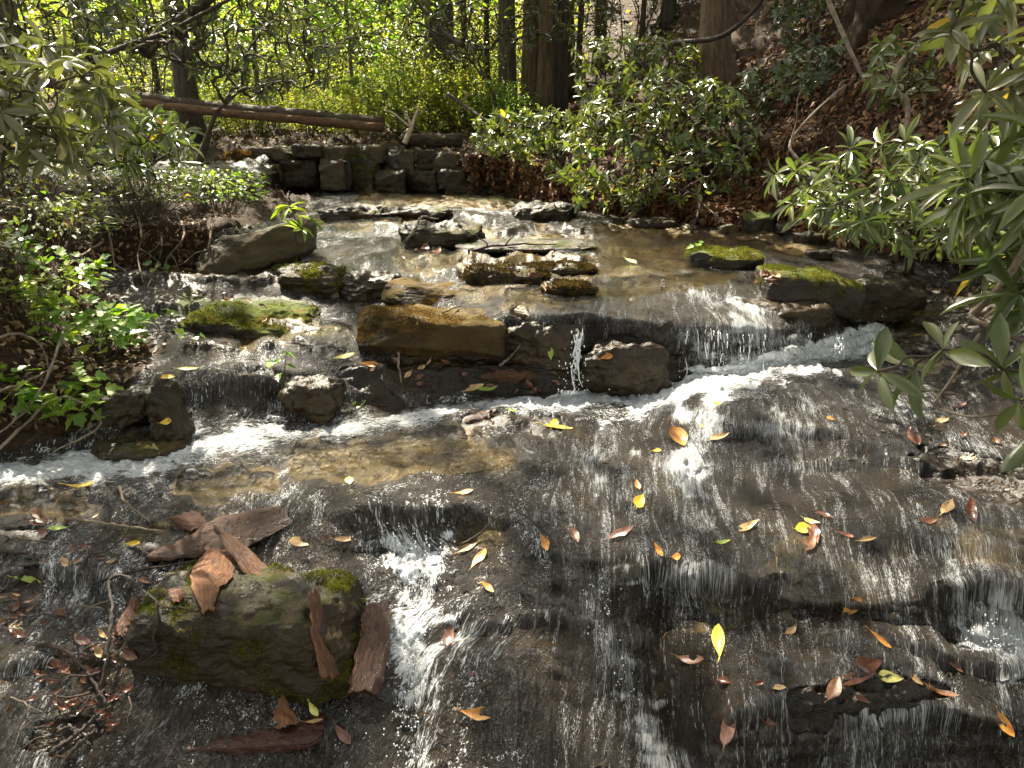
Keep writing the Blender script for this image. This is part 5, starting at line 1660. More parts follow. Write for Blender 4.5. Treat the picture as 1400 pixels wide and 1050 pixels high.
G_T = 'trees standing in the wood beyond the weir'
TREES = [  # photo column, distance, trunk radius, height, bark, label, crown start, crown radius, leaf material, lean
    (18, 8.6, .13, 14, 'bark_dark', 'dark straight tree nearest the left edge of the picture', .45, 3.6, 'lf_bright', (-.01, 0)),
    (48, 11.5, .09, 13, 'bark_brown', 'slim reddish-brown tree beside the dark tree at the left edge', .35, 3.0, 'lf_bright', (.0, 0)),
    (136, 12.5, .09, 14, 'bark_dark', 'thin dark tree behind the leaning bough at upper left', .3, 3.0, 'lf_yellow', (.01, 0)),
    (262, 11.4, .15, 15, 'bark_dark', 'dark tree rising just behind the left half of the fallen log', .42, 3.4, 'lf_shade', (-.005, 0)),
    (385, 20, .12, 15, 'bark_grey', 'grey tree seen through the leaves left of the weir middle', .12, 3.0, 'lf_bright', (0, 0)),
    (602, 13.2, .26, 17, 'bark_grey', 'thick grey-brown tree behind the sunlit end of the fallen log', .4, 3.8, 'lf_bright', (.0, 0)),
    (640, 13.4, .06, 12, 'bark_brown', 'thin sloping stem right of the thick grey-brown tree', .16, 2.4, 'lf_yellow', (-.04, 0)),
    (694, 13.0, .15, 15, 'bark_grey', 'grey tree standing alone left of the tight trunk cluster', .42, 3.2, 'lf_bright', (-.01, 0)),
    (728, 12.6, .15, 15, 'bark_brown', 'left red-brown trunk of the tight trunk cluster', .5, 3.2, 'lf_shade', (-.01, 0)),
    (744, 12.1, .12, 14, 'bark_brown', 'front trunk of the tight trunk cluster', .5, 2.6, 'lf_shade', (0, 0)),
    (761, 12.5, .13, 14, 'bark_dark', 'darkest right trunk of the tight trunk cluster', .5, 3.0, 'lf_shade', (.01, 0)),
    (776, 13.5, .10, 13, 'bark_brown', 'slender brown trunk just right of the tight cluster', .45, 2.6, 'lf_bright', (.0, 0)),
    (788, 13.0, .05, 11, 'bark_dark', 'thin dark pole tree right of the trunk cluster', .18, 2.2, 'lf_yellow', (.02, 0)),
    (817, 13.5, .10, 15, 'bark_brown', 'brown tree with a sunlit side above the laurel bush', .2, 3.0, 'lf_yellow', (0, 0)),
    (845, 24, .12, 15, 'bark_dark', 'distant dark tree right of the sunlit brown tree', .15, 3.0, 'lf_bright', (0, 0)),
    (905, 12.5, .09, 14, 'bark_grey', 'grey tree left of the big leaning-base tree', .2, 3.0, 'lf_yellow', (.0, 0)),
    (1012, 16, .08, 12, 'bark_grey', 'grey tree on the slope behind the big leaning-base tree', .45, 2.6, 'lf_bright', (.02, 0)),
    (330, 24, .14, 16, 'bark_dark', 'far dark tree between the two trees over the log', .12, 3.2, 'lf_yellow', (0, 0)),
    (470, 24, .12, 16, 'bark_grey', 'far pale tree above the middle of the fallen log', .12, 3.4, 'lf_yellow', (0, 0)),
    (540, 26, .14, 17, 'bark_dark', 'far tree left of the thick grey-brown tree', .12, 3.4, 'lf_bright', (0, 0)),
    (200, 22, .13, 16, 'bark_brown', 'far brown tree seen left of the dark tree over the log', .25, 3.2, 'lf_yellow', (0, 0)),
    (90, 25, .15, 17, 'bark_dark', 'far tree with a broad crown near the upper left corner', .22, 3.6, 'lf_bright', (0, 0)),
    (120, 11.8, .035, 9, 'bark_brown', 'thin sapling pole left of the dark tree over the log', .2, 1.4, 'lf_green', (.03, 0)),
    (225, 13.5, .05, 10, 'bark_dark', 'dark sapling pole close behind the dark tree over the log', .2, 1.6, 'lf_green', (-.02, 0)),
    (355, 12.6, .035, 9, 'bark_grey', 'grey sapling pole above the left half of the fallen log', .18, 1.6, 'lf_green', (.02, 0)),
    (432, 13.2, .045, 10, 'bark_dark', 'dark sapling pole above the middle of the fallen log', .2, 1.7, 'lf_green', (.01, 0)),
    (488, 12.4, .03, 8, 'bark_brown', 'brown sapling pole above the right half of the fallen log', .2, 1.5, 'lf_green', (-.03, 0)),
    (668, 13.6, .05, 10, 'bark_dark', 'dark sapling pole left of the lone grey tree', .22, 1.6, 'lf_green', (.01, 0)),
    (716, 14.5, .06, 11, 'bark_brown', 'brown sapling pole between the lone grey tree and the cluster', .25, 1.6, 'lf_green', (0, 0)),
    (870, 12.8, .04, 9, 'bark_brown', 'sapling pole rising behind the tall laurel', .25, 1.5, 'lf_green', (.02, 0)),
    (672, 27, .13, 17, 'bark_dark', 'far dark tree between the thick tree and the lone grey tree', .22, 3.4, 'lf_yellow', (0, 0)),
    (760, 30, .13, 17, 'bark_dark', 'far tree behind the tight trunk cluster', .2, 3.6, 'lf_bright', (0, 0)),
]
for (u, y, r, h, bk, lb, c0, rad, lm, ln) in TREES:
    big = y > 18
    sunny = u < 300 and y < 14
    tree('forest_tree', lb, tx(u, y), y, h, r, (c0, 1.0 if c0 > .26 else .45), rad, nl=9 if sunny else 12 if c0 > .26 else 22, per=66 if not big else 66, leaf=(.12, .07) if not big else (.16, .10), mat=lm, bark=bk, group=G_T, lean=ln, spread=.3 if sunny else .42 if not big else .55)

# the big tree on the right, its base leaning out of the slope
yb = 8.9
xb = tx(975, yb)
zb = below(xb, yb)
big = empty('slope_tree', (xb, yb, zb - .15), 'big brown tree with a swollen leaning base on the right slope', 'tree')
mt = MB()
C = catmull(np.array([(.28, .0, -.3), (.12, 0, .15), (-.02, 0, .5), (-.06, .02, .9), (-.07, .05, 2), (-.05, .1, 4), (.0, .2, 8), (.1, .3, 14)]), 5)
tt = np.linspace(0, 1, len(C))
hgt = C[:, 2]
tube(mt, C, np.interp(hgt, [-.3, .15, .5, .9, 2, 8, 14], [.24, .21, .185, .165, .15, .11, .04]), 14, rough=.12)
tips = []
for i in range(14):
    k = RNG.integers(int(len(C) * .62), len(C))
    a = RNG.random() * 6.28
    e = RNG.uniform(1.2, 3.6)
    tp = C[k] + np.array([math.cos(a) * e, math.sin(a) * e, RNG.uniform(-.2, .9)])
    tube(mt, curved(C[k], tp, .06, 4), np.linspace(.04, .008, 10), 4, cap=False)
    tips += [tp, C[k] * .45 + tp * .55 + RNG.normal(size=3) * .3]
mt.build('trunk', M['bark_brown'], big)
ml = MB()
crown_leaves(ml, np.array(tips), 30, .45, .12, .07)
ml.build('crown', M['lf_bright'], big, smooth=False)
# ------------------------------------------------------------------ understorey beyond the weir: saplings and bushes, copied from a few
def bush_proto(name, label, mat, rad, h, n, per, leaf, cat, spread=.22, tmpl=T_FOLD, stems=5):
    root = empty(name, (0, 0, 0), label, cat)
    ms, ml = MB(), MB()
    tips = []
    for s in range(stems):
        a = s / stems * 6.28 + RNG.random()
        top = np.array([math.cos(a) * rad * .45, math.sin(a) * rad * .45, h * RNG.uniform(.7, 1)])
        P = curved(np.array([math.cos(a) * .06, math.sin(a) * .06, -.1]), top, .05, 5)
        tube(ms, P, np.linspace(.018, .005, len(P)), 4, cap=False)
        for q in range(n // stems):
            b = P[int(len(P) * RNG.uniform(.3, 1)) - 1]
            d = rand_dirs(1, -.1, .6)[0] * rad * RNG.uniform(.25, .75)
            tip = b + d
            tube(ms, curved(b, tip, .05, 4), np.linspace(.006, .002, 10), 3, cap=False)
            tips.append(tip)
    crown_leaves(ml, np.array(tips), per, spread, leaf[0], leaf[1], tmpl, flat=.35)
    ms.build('stem', M['stem'], root)
    ml.build('foliage', M[mat], root, smooth=False)
    return root


G_U = 'bushes growing under the trees beyond the weir'
B1 = bush_proto('woodland_bush', 'x', 'lf_bright', 1.3, 2.2, 60, 34, (.085, .055), 'bush')
B2 = bush_proto('woodland_bush', 'x', 'lf_yellow', 1.2, 1.8, 60, 34, (.075, .05), 'bush')
B3 = bush_proto('woodland_bush', 'x', 'lf_green', 1.1, 1.5, 60, 30, (.08, .055), 'bush')
B4 = bush_proto('woodland_bush', 'x', 'lf_shade', 1.5, 2.8, 70, 34, (.11, .045), 'bush')
ULAB = {0: 'bright yellow-green bush in sun beyond the weir', 1: 'pale yellowing bush in sun beyond the weir', 2: 'fresh green low bush beyond the weir', 3: 'tall grey-green evergreen bush in shade beyond the weir'}
used = [False] * 4
SPOTS = [  # photo column, distance, kind, scale
    (95, 14.5, 1, 1.1), (-40, 12.5, 0, 1.2), (205, 15.5, 0, 1.2), (60, 17, 1, 1.4), (170, 18.5, 0, 1.5),
    (300, 17, 1, 1.2), (365, 18.5, 0, 1.4), (440, 17, 1, 1.2), (330, 15.5, 2, .9), (520, 16, 0, 1.2), (545, 19, 0, 1.4), (640, 17, 1, 1.2), (690, 18.5, 0, 1.4),
    (655, 15, 0, .8), (720, 16, 1, 1.0), (780, 17, 0, 1.2), (840, 16, 1, 1.1), (880, 14.5, 2, 1.0), (780, 21, 1, 1.6), (850, 20, 0, 1.5), (925, 15.5, 0, 1.1), (950, 17, 1, 1.2), (1000, 13.5, 0, .9),
    (250, 22, 0, 1.8), (380, 24, 1, 1.9), (500, 23, 0, 1.9), (620, 25, 1, 2.0), (730, 24, 0, 1.9), (110, 22, 1, 1.8), (20, 21, 0, 1.8), (870, 24, 1, 1.9), (940, 21, 0, 1.6), (1040, 15, 0, 1.2),
    # low growth by the log and the weir
    (285, 12.6, 0, .42), (330, 12.2, 1, .38), (375, 12.9, 0, .45), (420, 12.0, 1, .40), (460, 12.6, 0, .45), (500, 11.6, 1, .40), (540, 11.8, 0, .5), (590, 11.8, 1, .5), (640, 12.0, 0, .5), (680, 11.9, 2, .5), (250, 11.9, 2, .4), (560, 12.6, 0, .6), (620, 12.8, 1, .6), (480, 13.6, 0, .6), (350, 13.8, 1, .6), (410, 14.2, 0, .6),
    (310, 13.2, 3, .7), (455, 14.5, 3, .9), (215, 12.8, 3, .8), (565, 14.8, 3, .9), (860, 12.6, 3, .8), (1060, 11.8, 3, .8), (655, 14.2, 3, .8), (400, 16, 3, 1.1),
]
for (u, y, k, s) in SPOTS:
    proto = (B1, B2, B3, B4)[k]
    x = tx(u, y)
    loc = (x, y, below(x, y) - .05)
    if not used[k]:
        used[k] = True
        proto.location = loc
        proto.rotation_euler = (0, 0, RNG.random() * 6)
        proto.scale = (s, s, s)
        proto['label'] = ULAB[k]
        proto['group'] = G_U
    else:
        dup(proto, loc, RNG.random() * 6.28, s, ULAB[k], G_U)

# far wood: one mass of leaves on the rising ground behind everything
mb = MB()
n = 900
xs = RNG.uniform(-48, 48, n)
ys = RNG.uniform(34, 66, n)
cs = []
for x, y in zip(xs, ys):
    cs.append((x, y, np.interp(y, [14, 30, 75], [.3, 3.2, 12]) + RNG.random() ** 1.2 * 12))
crown_leaves(mb, np.array(cs), 90, 1.25, .42, .28, T_SMALL, .7)
o = mb.build('far_woods', M['lf_bright'], smooth=False)
tag(o, kind='stuff')

# the same wood closes in on both sides, behind the photographer and, overhead, unseen; added to keep low light out, with gaps cut for the sun
cs = []
while len(cs) < 520:
    a = RNG.uniform(62, 298)
    r = RNG.uniform(7.5, 13)
    z = RNG.uniform(1.0, 11 if 100 < a < 260 else 8)
    x, y = r * math.sin(R(a)), r * math.cos(R(a))
    cs.append((x, y, z + (2 if x > 5 else 0)))
SUNNY = [hit(u, v)[0] for u, v in [(1080, 490), (1110, 385), (590, 430), (90, 450), (930, 560), (560, 860), (330, 800), (960, 345)]]  # spots to be sunlit: roof leaves are left out along their sun rays
tosun_ = np.array([math.sin(R(-28)) * math.cos(R(52)), math.cos(R(-28)) * math.cos(R(52)), math.sin(R(52))])
tp_r = 1.0
nroof = 0
while nroof < 300:
    x, y = RNG.uniform(-9, 9), RNG.uniform(-7, 13)
    g = fbm(np.array([[x * .33, y * .33, 5.5]]), 3)[0]
    gap = False
    for tp in SUNNY:
        q = np.array([x, y, 10.0]) - tp
        q = q - tosun_ * (q @ tosun_)
        gap |= np.linalg.norm(q) < tp_r
    if g > .04 and not gap:
        cs.append((x, y, RNG.uniform(8.5, 12)))
        nroof += 1
mb = MB()
crown_leaves(mb, np.array(cs), 60, .62, .30, .17, T_SMALL, .8)
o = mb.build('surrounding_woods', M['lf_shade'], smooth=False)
tag(o, kind='stuff')
# ------------------------------------------------------------------ near shrubs
def gnd(x, y):
    return np.array([x, y, below(x, y) - .05])


# left: near pale rhododendron, and the greyer one behind it
G_RL = 'rhododendrons of the left bank'
tips = px_tips(80, [(-40, 70), (40, 58), (110, 62), (165, 95), (160, 190), (110, 225), (-40, 235)], 3.3, 4.3)
shrub('rhododendron', 'pale olive rhododendron nearest the camera at the left edge', gnd(-2.75, 3.9), tips, .13, .034, 8, 'lf_rhodo_pale', G_RL, r0=.03, r1=.004)
tips = px_tips(90, [(95, 115), (165, 108), (185, 145), (255, 168), (265, 200), (245, 228), (200, 238), (110, 215)], 4.8, 6.2)
shrub('rhododendron', 'grey-green rhododendron hanging in front of the left end of the log', gnd(-3.1, 5.6), tips, .125, .030, 9, 'lf_rhodo', G_RL, r0=.035, r1=.004)
tips = px_tips(230, [(120, -60), (330, -60), (490, -60), (500, 60), (440, 115), (330, 140), (270, 100), (150, 60)], 8.0, 10.0)
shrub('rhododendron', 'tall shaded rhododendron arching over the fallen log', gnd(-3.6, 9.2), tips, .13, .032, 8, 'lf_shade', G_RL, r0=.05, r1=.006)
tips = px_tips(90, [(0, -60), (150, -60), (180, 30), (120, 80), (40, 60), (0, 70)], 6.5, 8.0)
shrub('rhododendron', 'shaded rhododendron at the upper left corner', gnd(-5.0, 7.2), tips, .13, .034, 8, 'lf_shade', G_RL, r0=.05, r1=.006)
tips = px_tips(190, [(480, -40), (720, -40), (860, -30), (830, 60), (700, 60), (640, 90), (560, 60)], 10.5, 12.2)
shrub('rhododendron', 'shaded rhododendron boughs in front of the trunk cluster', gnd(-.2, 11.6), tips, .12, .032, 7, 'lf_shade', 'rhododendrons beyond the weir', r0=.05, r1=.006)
# the bright sprig
tips = np.array([at_y(427, 300, 5.0), at_y(396, 282, 5.1), at_y(412, 312, 4.95)])
shrub('rhododendron_sprig', 'small bright yellow-green sprig lit by the sun beside the tilted slab', gnd(*at_y(400, 330, 5.1)[:2]), tips, .13, .032, 9, 'lf_green', None, r0=.008, r1=.004, droop=.2)

# right side
G_RR = 'rhododendrons of the right bank'
tips = px_tips(38, [(1275, -40), (1460, -40), (1460, 230), (1380, 200), (1330, 120), (1290, 40)], 2.3, 3.1)
shrub('rhododendron', 'large-leaved rhododendron filling the upper right corner', gnd(2.7, 3.4), tips, .13, .034, 7, 'lf_rhodo_pale', G_RR, r0=.035, r1=.005)
tips = px_tips(165, [(1045, 225), (1130, 205), (1230, 190), (1330, 170), (1400, 200), (1400, 330), (1290, 345), (1200, 330), (1110, 300), (1060, 275)], 3.7, 5.2)
shrub('rhododendron', 'broad grey-green rhododendron along the foot of the brown slope', gnd(2.6, 5.0), tips, .13, .027, 7, 'lf_rhodo', G_RR, r0=.035, r1=.004)
tips = px_tips(34, [(1325, 215), (1470, 180), (1470, 420), (1400, 420), (1350, 330), (1310, 260)], 2.0, 2.8)
shrub('rhododendron', 'long-leaved rhododendron drooping at the right edge of the picture', gnd(2.3, 2.9), tips, .17, .032, 10, 'lf_rhodo', G_RR, r0=.03, r1=.005, droop=.6)
tips = np.array([at_y(1290, 478, 1.95), at_y(1200, 508, 1.9), at_y(1250, 500, 2.0), at_y(1396, 548, 1.85), at_y(1372, 505, 2.0), at_y(1440, 520, 1.9), at_y(1420, 590, 1.8)])
o = shrub('rhododendron', 'low open sprig of broad leaves reaching over the right run', at_y(1480, 430, 2.2), tips, .125, .036, 8, 'lf_rhodo', G_RR, r0=.012, r1=.004, droop=.45, jit=.08)
tips = px_tips(26, [(1175, 60), (1240, 50), (1290, 70), (1270, 130), (1200, 150)], 5.5, 6.5)
shrub('rhododendron', 'small rhododendron perched by the crooked branch on the slope', gnd(3.0, 6.3), tips, .12, .04, 7, 'lf_rhodo', G_RR, r0=.015, r1=.004)
tips = px_tips(80, [(1000, 110), (1070, 70), (1150, 60), (1150, 110), (1090, 130), (1040, 160), (1010, 190)], 6.9, 8.2)
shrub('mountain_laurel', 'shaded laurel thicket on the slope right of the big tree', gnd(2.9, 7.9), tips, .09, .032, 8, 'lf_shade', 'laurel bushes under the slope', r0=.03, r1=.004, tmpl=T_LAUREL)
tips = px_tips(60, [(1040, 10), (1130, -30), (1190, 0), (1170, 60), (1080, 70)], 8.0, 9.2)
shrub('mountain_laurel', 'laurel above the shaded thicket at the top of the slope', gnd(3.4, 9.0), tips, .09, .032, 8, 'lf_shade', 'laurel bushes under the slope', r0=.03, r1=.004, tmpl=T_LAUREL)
# the laurel bush in the middle
tips = px_tips(330, [(770, 170), (820, 120), (900, 95), (980, 110), (1030, 150), (1040, 230), (1000, 285), (930, 275), (860, 285), (790, 290), (760, 240)], 6.4, 7.7)
shrub('mountain_laurel', 'big glossy laurel bush overhanging the right of the upper pool', gnd(1.9, 7.5), tips, .085, .030, 9, 'lf_laurel', 'laurel bushes under the slope', r0=.05, r1=.004, tmpl=T_LAUREL)
tips = px_tips(190, [(640, 160), (720, 150), (800, 150), (830, 190), (770, 240), (700, 215), (650, 200)], 7.9, 9.3)
shrub('mountain_laurel', 'darker laurel between the rotten log and the big glossy laurel', gnd(.7, 9.2), tips, .085, .034, 9, 'lf_laurel', 'laurel bushes under the slope', r0=.04, r1=.004, tmpl=T_LAUREL)
tips = px_tips(130, [(780, 60), (900, 40), (950, 60), (960, 110), (880, 120), (800, 150)], 8.2, 9.8)
shrub('mountain_laurel', 'tall laurel standing behind the big glossy laurel bush', gnd(1.4, 9.5), tips, .09, .032, 8, 'lf_laurel', 'laurel bushes under the slope', r0=.04, r1=.004, tmpl=T_LAUREL)
tips = px_tips(110, [(430, 120), (520, 90), (640, 100), (660, 160), (600, 180), (530, 170), (450, 150)], 10.9, 12.4)
shrub('hazel_bush', 'bright broad-leaved bush in sun behind the end of the fallen log', gnd(-1.5, 11.9), tips, .10, .06, 7, 'lf_bright', None, r0=.03, r1=.004, tmpl=T_LAUREL, cat='bush')

# left bank: leafy plants with lobed leaves
_a = [(0, 0), (.05, .30), (.26, .52), (.36, .30), (.62, .36), (.72, .16), (1, 0), (.72, -.16), (.62, -.36), (.36, -.30), (.26, -.52), (.05, -.30)]
T_LOBED = (np.array([(x, y, -.10 * x * x + .12 * abs(y)) for x, y in _a] + [(.45, 0, -.05)]), np.array([[i, (i + 1) % 12, 12] for i in range(12)]))
G_P = 'leafy plants on the left bank'


def plant(label, u, v, wpx, hpx, n, L, mat, group=G_P, name='leafy_plant', tmpl=T_LOBED, ratio=.9, up=.5):
    p, _ = hit(u, v)
    dist = np.linalg.norm(p - EYE)
    w, h = wpx / FPX * dist, hpx / FPX * dist
    root = empty(name, tuple(p), label, 'plant', group)
    ms, ml = MB(), MB()
    P, D, N = [], [], []
    for k in range(n):
        a = RNG.random() * 6.28
        r = math.sqrt(RNG.random()) * w / 2
        tip = np.array([math.cos(a) * r, math.sin(a) * r * .7, h * RNG.uniform(.3, 1.0)])
        tip[2] += max(0, below(p[0] + tip[0], p[1] + tip[1], p[2] + 1.0) - p[2])
        b = np.array([tip[0] * .35, tip[1] * .35, -.02])
        if k % 4 == 0:
            tube(ms, curved(b, tip, .12, 4), np.linspace(.0026, .0016, 10), 4, cap=False)
        P.append(tip)
        D.append(unit(np.array([math.cos(a), math.sin(a), RNG.uniform(-.4, .3)]) + RNG.normal(size=3) * .35))
        N.append(unit(np.array([0, -.25, 1.0]) + RNG.normal(size=3) * .35))
    leaves(ml, P, D, N, L * RNG.uniform(.6, 1.2, n), L * ratio * RNG.uniform(.7, 1.1, n), tmpl)
    ms.build('stem', M['stem'], root)
    ml.build('foliage', M[mat], root, smooth=False)
    return root


for args in [
    ('bright plant with lobed leaves at the front corner of the left bank', 115, 575, 70, 40, 50, .085, 'lf_green'), ('lobed plant at the left edge above the channel', 15, 570, 60, 40, 40, .08, 'lf_green'),
    ('large bright clump of lobed leaves in the middle of the left bank', 130, 490, 130, 60, 130, .075, 'lf_green'), ('clump of fresh leaves hanging over the left terrace', 165, 470, 70, 40, 60, .07, 'lf_green'),
    ('sunlit yellow-green clump at the left edge of the bank', 40, 450, 100, 60, 110, .06, 'lf_bright'), ('fresh green clump higher on the left bank', 90, 410, 100, 50, 95, .07, 'lf_green'),
    ('dark green clump at the left edge under the rhododendron', 15, 380, 70, 50, 80, .06, 'lf_laurel'), ('green seedling with three leaves on the left shelf', 222, 375, 26, 14, 5, .06, 'lf_green'),
    ('small green plant growing on the wet block left of the bend', 380, 515, 36, 24, 9, .055, 'lf_green'), ('small pale plant on the left mossy slab', 262, 466, 26, 14, 6, .05, 'lf_green'),
    ('little green plant on the left mossy slab edge', 228, 440, 24, 20, 7, .05, 'lf_green'), ('bright plant in the roots of the left bank', 70, 305, 70, 26, 30, .05, 'lf_green'),
    ('tuft of green leaves by the sunlit mossy slab', 955, 340, 16, 8, 6, .05, 'lf_green')]:
    plant(*args)
# low shaded shrubs covering the left bank top
for i, (lb, u, v, w, h, n, L, m) in enumerate([
    ('dense dark low shrub over the hollow in the left bank', 190, 300, 150, 60, 420, .05, 'lf_laurel'), ('dense dark low shrub left of the hollow', 70, 340, 160, 60, 420, .055, 'lf_laurel'),
    ('grey-green low shrub above the tilted slab', 300, 290, 120, 50, 300, .055, 'lf_green'), ('low shrub with small leaves below the near pale rhododendron', 40, 270, 130, 50, 300, .055, 'lf_laurel'),
    ('low shrub in front of the white fall at the left of the weir', 180, 268, 120, 30, 220, .06, 'lf_laurel'), ('low scrub at the foot of the left weir stones', 290, 266, 110, 26, 200, .06, 'lf_laurel')]):
    plant(lb, u, v, w, h, n, L, m, 'low shrubs on top of the left bank', 'low_shrub', T_LAUREL, .42)

# roots hanging over the hollow
for i, px in enumerate([[(196, 285), (205, 320), (200, 350), (208, 385)], [(222, 288), (232, 330), (226, 362), (214, 392)], [(160, 310), (166, 340), (170, 372)], [(250, 290), (262, 322), (240, 352), (236, 368)], [(300, 300), (296, 330), (290, 352)], [(130, 330), (150, 360), (176, 378)]]):
    P = catmull(np.array([hit(u, v, False)[0] + np.array([0, -.12, .02]) for u, v in px]), 6)
    mb = MB()
    tube(mb, P - P[0], np.linspace(.009, .004, len(P)), 5, rough=.2)
    for k in range(2):
        i0 = RNG.integers(3, len(P) - 2)
        tube(mb, curved(P[i0] - P[0], P[i0] - P[0] + np.array([RNG.normal() * .1, -.03, -.12]), .0, 4), np.linspace(.004, .002, 10), 4)
    o = mb.build('hanging_root', M['twig_pale'], loc=tuple(P[0]))
    tag(o, 'thin pale root dangling over the dark hollow of the left bank', 'root', 'roots dangling over the left hollow')
# bare arching stems at the left edge
for lb, px in [('bare stem arching down from the left bank to the channel', [(-20, 640, .02), (30, 612, .10), (90, 570, .12), (140, 590, .05), (70, 628, .03)]), ('long bare stem lying down the left bank', [(100, 395, .1), (95, 460, .15), (80, 530, .15), (40, 590, .12), (-10, 625, .1)]),
               ('bare forked stem sticking out of the left bank', [(140, 340, .05), (110, 370, .1), (70, 400, .1), (20, 410, .1)]), ('bare thin stem across the left bank top', [(0, 300, .1), (80, 310, .12), (160, 300, .12), (250, 285, .1)]),
               ('bare root running along the left bank', [(-10, 480, .06), (30, 470, .06), (60, 485, .05), (70, 520, .04)]), ('short bare stick beside the long lying stem', [(-10, 560, .08), (40, 545, .1), (80, 520, .08)])]:
    twig(lb, px, .008, 'twig_pale', group='bare stems on the left bank', name='bare_stem', cat='stem')

# the branch the low right sprig grows from
free_branch('bent_branch', 'thick bent brown branch coming down at the right edge', [(1420, 300, 2.1), (1390, 360, 2.15), (1350, 410, 2.2), (1328, 432, 2.2), (1360, 450, 2.15), (1420, 475, 2.1)], .011, .007, 'twig_pale')
free_branch('thin_branch', 'thin pale branch hanging behind the low right sprig', [(1340, 455, 2.3), (1318, 490, 2.3), (1300, 520, 2.3), (1282, 545, 2.3), (1280, 556, 2.3), (1330, 570, 2.2), (1400, 560, 2.1)], .005, .003, 'twig_pale')

# rock outcrop at the top of the slope
rock('rock_outcrop', (1168, -90, 1300, 88), 'dark brown overhanging outcrop at the top of the right slope', 'rock_outcrop' if 'rock_outcrop' in M else 'rock_dark', 61, depth=.7, sink=.2, square=4, chips=6, rough=.12, ground=7.6, n=30)

# ---- leaf litter
def litter(name, r0, r1, mask, n, L, stops, hgt=.012):
    rr = np.clip(np.searchsorted(rk, RNG.uniform(r0, r1, n * 5)), 3, NR - 2)
    cc = RNG.integers(2, NC - 2, n * 5)
    keep = RNG.random(n * 5) < mask[rr, cc]
    keep &= (PU[rr, cc] > -80) & (PU[rr, cc] < 1480) & (PV[rr, cc] > -120)
    rr, cc = rr[keep][:n], cc[keep][:n]
    P = BED[rr, cc] + NRM2[rr, cc] * hgt + RNG.normal(size=(len(rr), 3)) * .012
    D = unit(np.cross(NRM2[rr, cc], rand_dirs(len(rr))))
    N = unit(NRM2[rr, cc] + RNG.normal(size=(len(rr), 3)) * .45)
    mb = MB()
    s = RNG.uniform(.5, 1.25, len(rr))
    leaves(mb, P, D, N, L * s, L * .5 * s * RNG.uniform(.6, 1.3, len(rr)), T_FOLD)
    mt = mat_leaf(name + '_leaf', stops, .15, .6, tcol=(1.2, 1.0, .8), spec=.3, hue_noise=False)
    o = mb.build(name, mt, smooth=False)
    return tag(o, kind='stuff')


litter('hillside_leaf_litter', 13.0, 16.2, np.clip(sstep(560, 760, PU), 0, 1), 30000, .08, [(0, (.04, .017, .007)), (.5, (.12, .052, .02)), (.85, (.20, .10, .042)), (1, (.36, .23, .12))])
litter('bank_leaf_litter', 7.5, 13.9, leftbank, 5000, .045, [(0, (.04, .022, .01)), (.5, (.12, .07, .032)), (.85, (.22, .15, .08)), (1, (.4, .3, .18))])
litter('forest_floor_litter', 14.0, 16.0, np.clip(1 - sstep(650, 760, PU), 0, 1), 7000, .09, [(0, (.05, .03, .012)), (.5, (.14, .09, .035)), (1, (.35, .25, .1))])

# needles and bits of twig stranded on the rocks and drifting in the film
n = 2600
rr = np.clip(np.searchsorted(rk, RNG.uniform(.3, 12.5, n * 4)), 3, NR - 2)
cc = RNG.integers(2, NC - 2, n * 4)
keep = RNG.random(n * 4) < np.clip(.10 + dry[rr, cc] * .8 + (PU[rr, cc] < 330) * .12, 0, 1) * np.clip(1 - FOAM[rr, cc] * 1.5, 0, 1)
keep &= (PU[rr, cc] > -30) & (PU[rr, cc] < 1430) & (PV[rr, cc] < 1100)
rr, cc = rr[keep][:n], cc[keep][:n]
P = np.where(WAT[rr, cc, 2:3] > BED[rr, cc, 2:3], WAT[rr, cc], BED[rr, cc]) + NRM2[rr, cc] * .004
D = unit(np.cross(NRM2[rr, cc], rand_dirs(len(rr))))
mb = MB()
s = RNG.uniform(.4, 1.4, len(rr))
leaves(mb, P, D + NRM2[rr, cc] * RNG.normal(size=(len(rr), 1)) * .12, NRM2[rr, cc], .045 * s, .0032, T_FOLD)
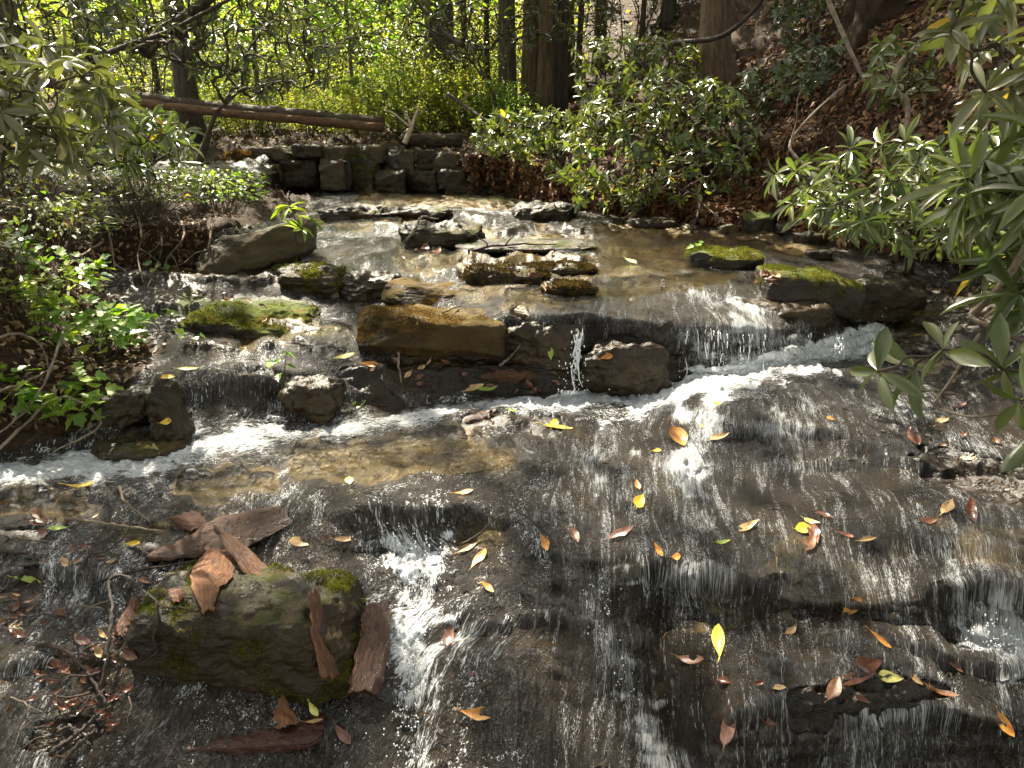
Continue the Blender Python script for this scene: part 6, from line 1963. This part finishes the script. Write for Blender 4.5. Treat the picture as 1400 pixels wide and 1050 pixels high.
M['needle'] = mat_leaf('stranded_needle', [(0, (.02, .010, .005)), (.5, (.08, .040, .016)), (.85, (.20, .11, .045)), (1, (.36, .24, .12))], .1, .6, tcol=(1, 1, 1), spec=.3, hue_noise=False)
o = mb.build('needle_litter', M['needle'], smooth=False)
tag(o, kind='stuff')
# ------------------------------------------------------------------ light
SUN_EL, SUN_AZ = R(52), R(-28)        # azimuth from +Y (straight upstream), negative = to the left
w = bpy.data.worlds.new('World')
scene.world = w
w.use_nodes = True
nt = w.node_tree
bg = nt.nodes['Background']
sky = nt.nodes.new('ShaderNodeTexSky')
sky.sky_type = 'NISHITA'
sky.sun_disc = False
sky.sun_elevation = SUN_EL
sky.sun_rotation = SUN_AZ
sky.air_density = 1.0
sky.dust_density = 1.5
sky.ozone_density = 1.0
hs = nt.nodes.new('ShaderNodeHueSaturation')
hs.inputs['Saturation'].default_value = .5          # thin high haze
nt.links.new(sky.outputs[0], hs.inputs['Color'])
wb = nt.nodes.new('ShaderNodeMixRGB')
wb.blend_type = 'MULTIPLY'
wb.inputs[0].default_value = 1
wb.inputs[2].default_value = (1, .905, .74, 1)               # warm white balance put into the sky colour
nt.links.new(hs.outputs[0], wb.inputs[1])
nt.links.new(wb.outputs[0], bg.inputs[0])
bg.inputs[1].default_value = .13
sd = bpy.data.lights.new('sun', 'SUN')
sd.energy = 5.0
sd.angle = R(.6)
sd.color = (1, .91, .74)
so = bpy.data.objects.new('sun', sd)
COL.objects.link(so)
tosun = Vector((math.sin(SUN_AZ) * math.cos(SUN_EL), math.cos(SUN_AZ) * math.cos(SUN_EL), math.sin(SUN_EL)))
so.rotation_euler = tosun.to_track_quat('Z', 'Y').to_euler()
so.location = (0, 0, 20)

vs = scene.view_settings
vs.view_transform = 'Standard'
vs.look = 'None'
vs.exposure = 2.3
vs.gamma = 1
cy = scene.cycles
cy.max_bounces = 7
cy.diffuse_bounces = 3
cy.glossy_bounces = 3
cy.transmission_bounces = 4
cy.transparent_max_bounces = 8
cy.caustics_reflective = False
cy.caustics_refractive = False
cy.use_denoising = True
cy.sample_clamp_direct = 7
cy.sample_clamp_indirect = 6
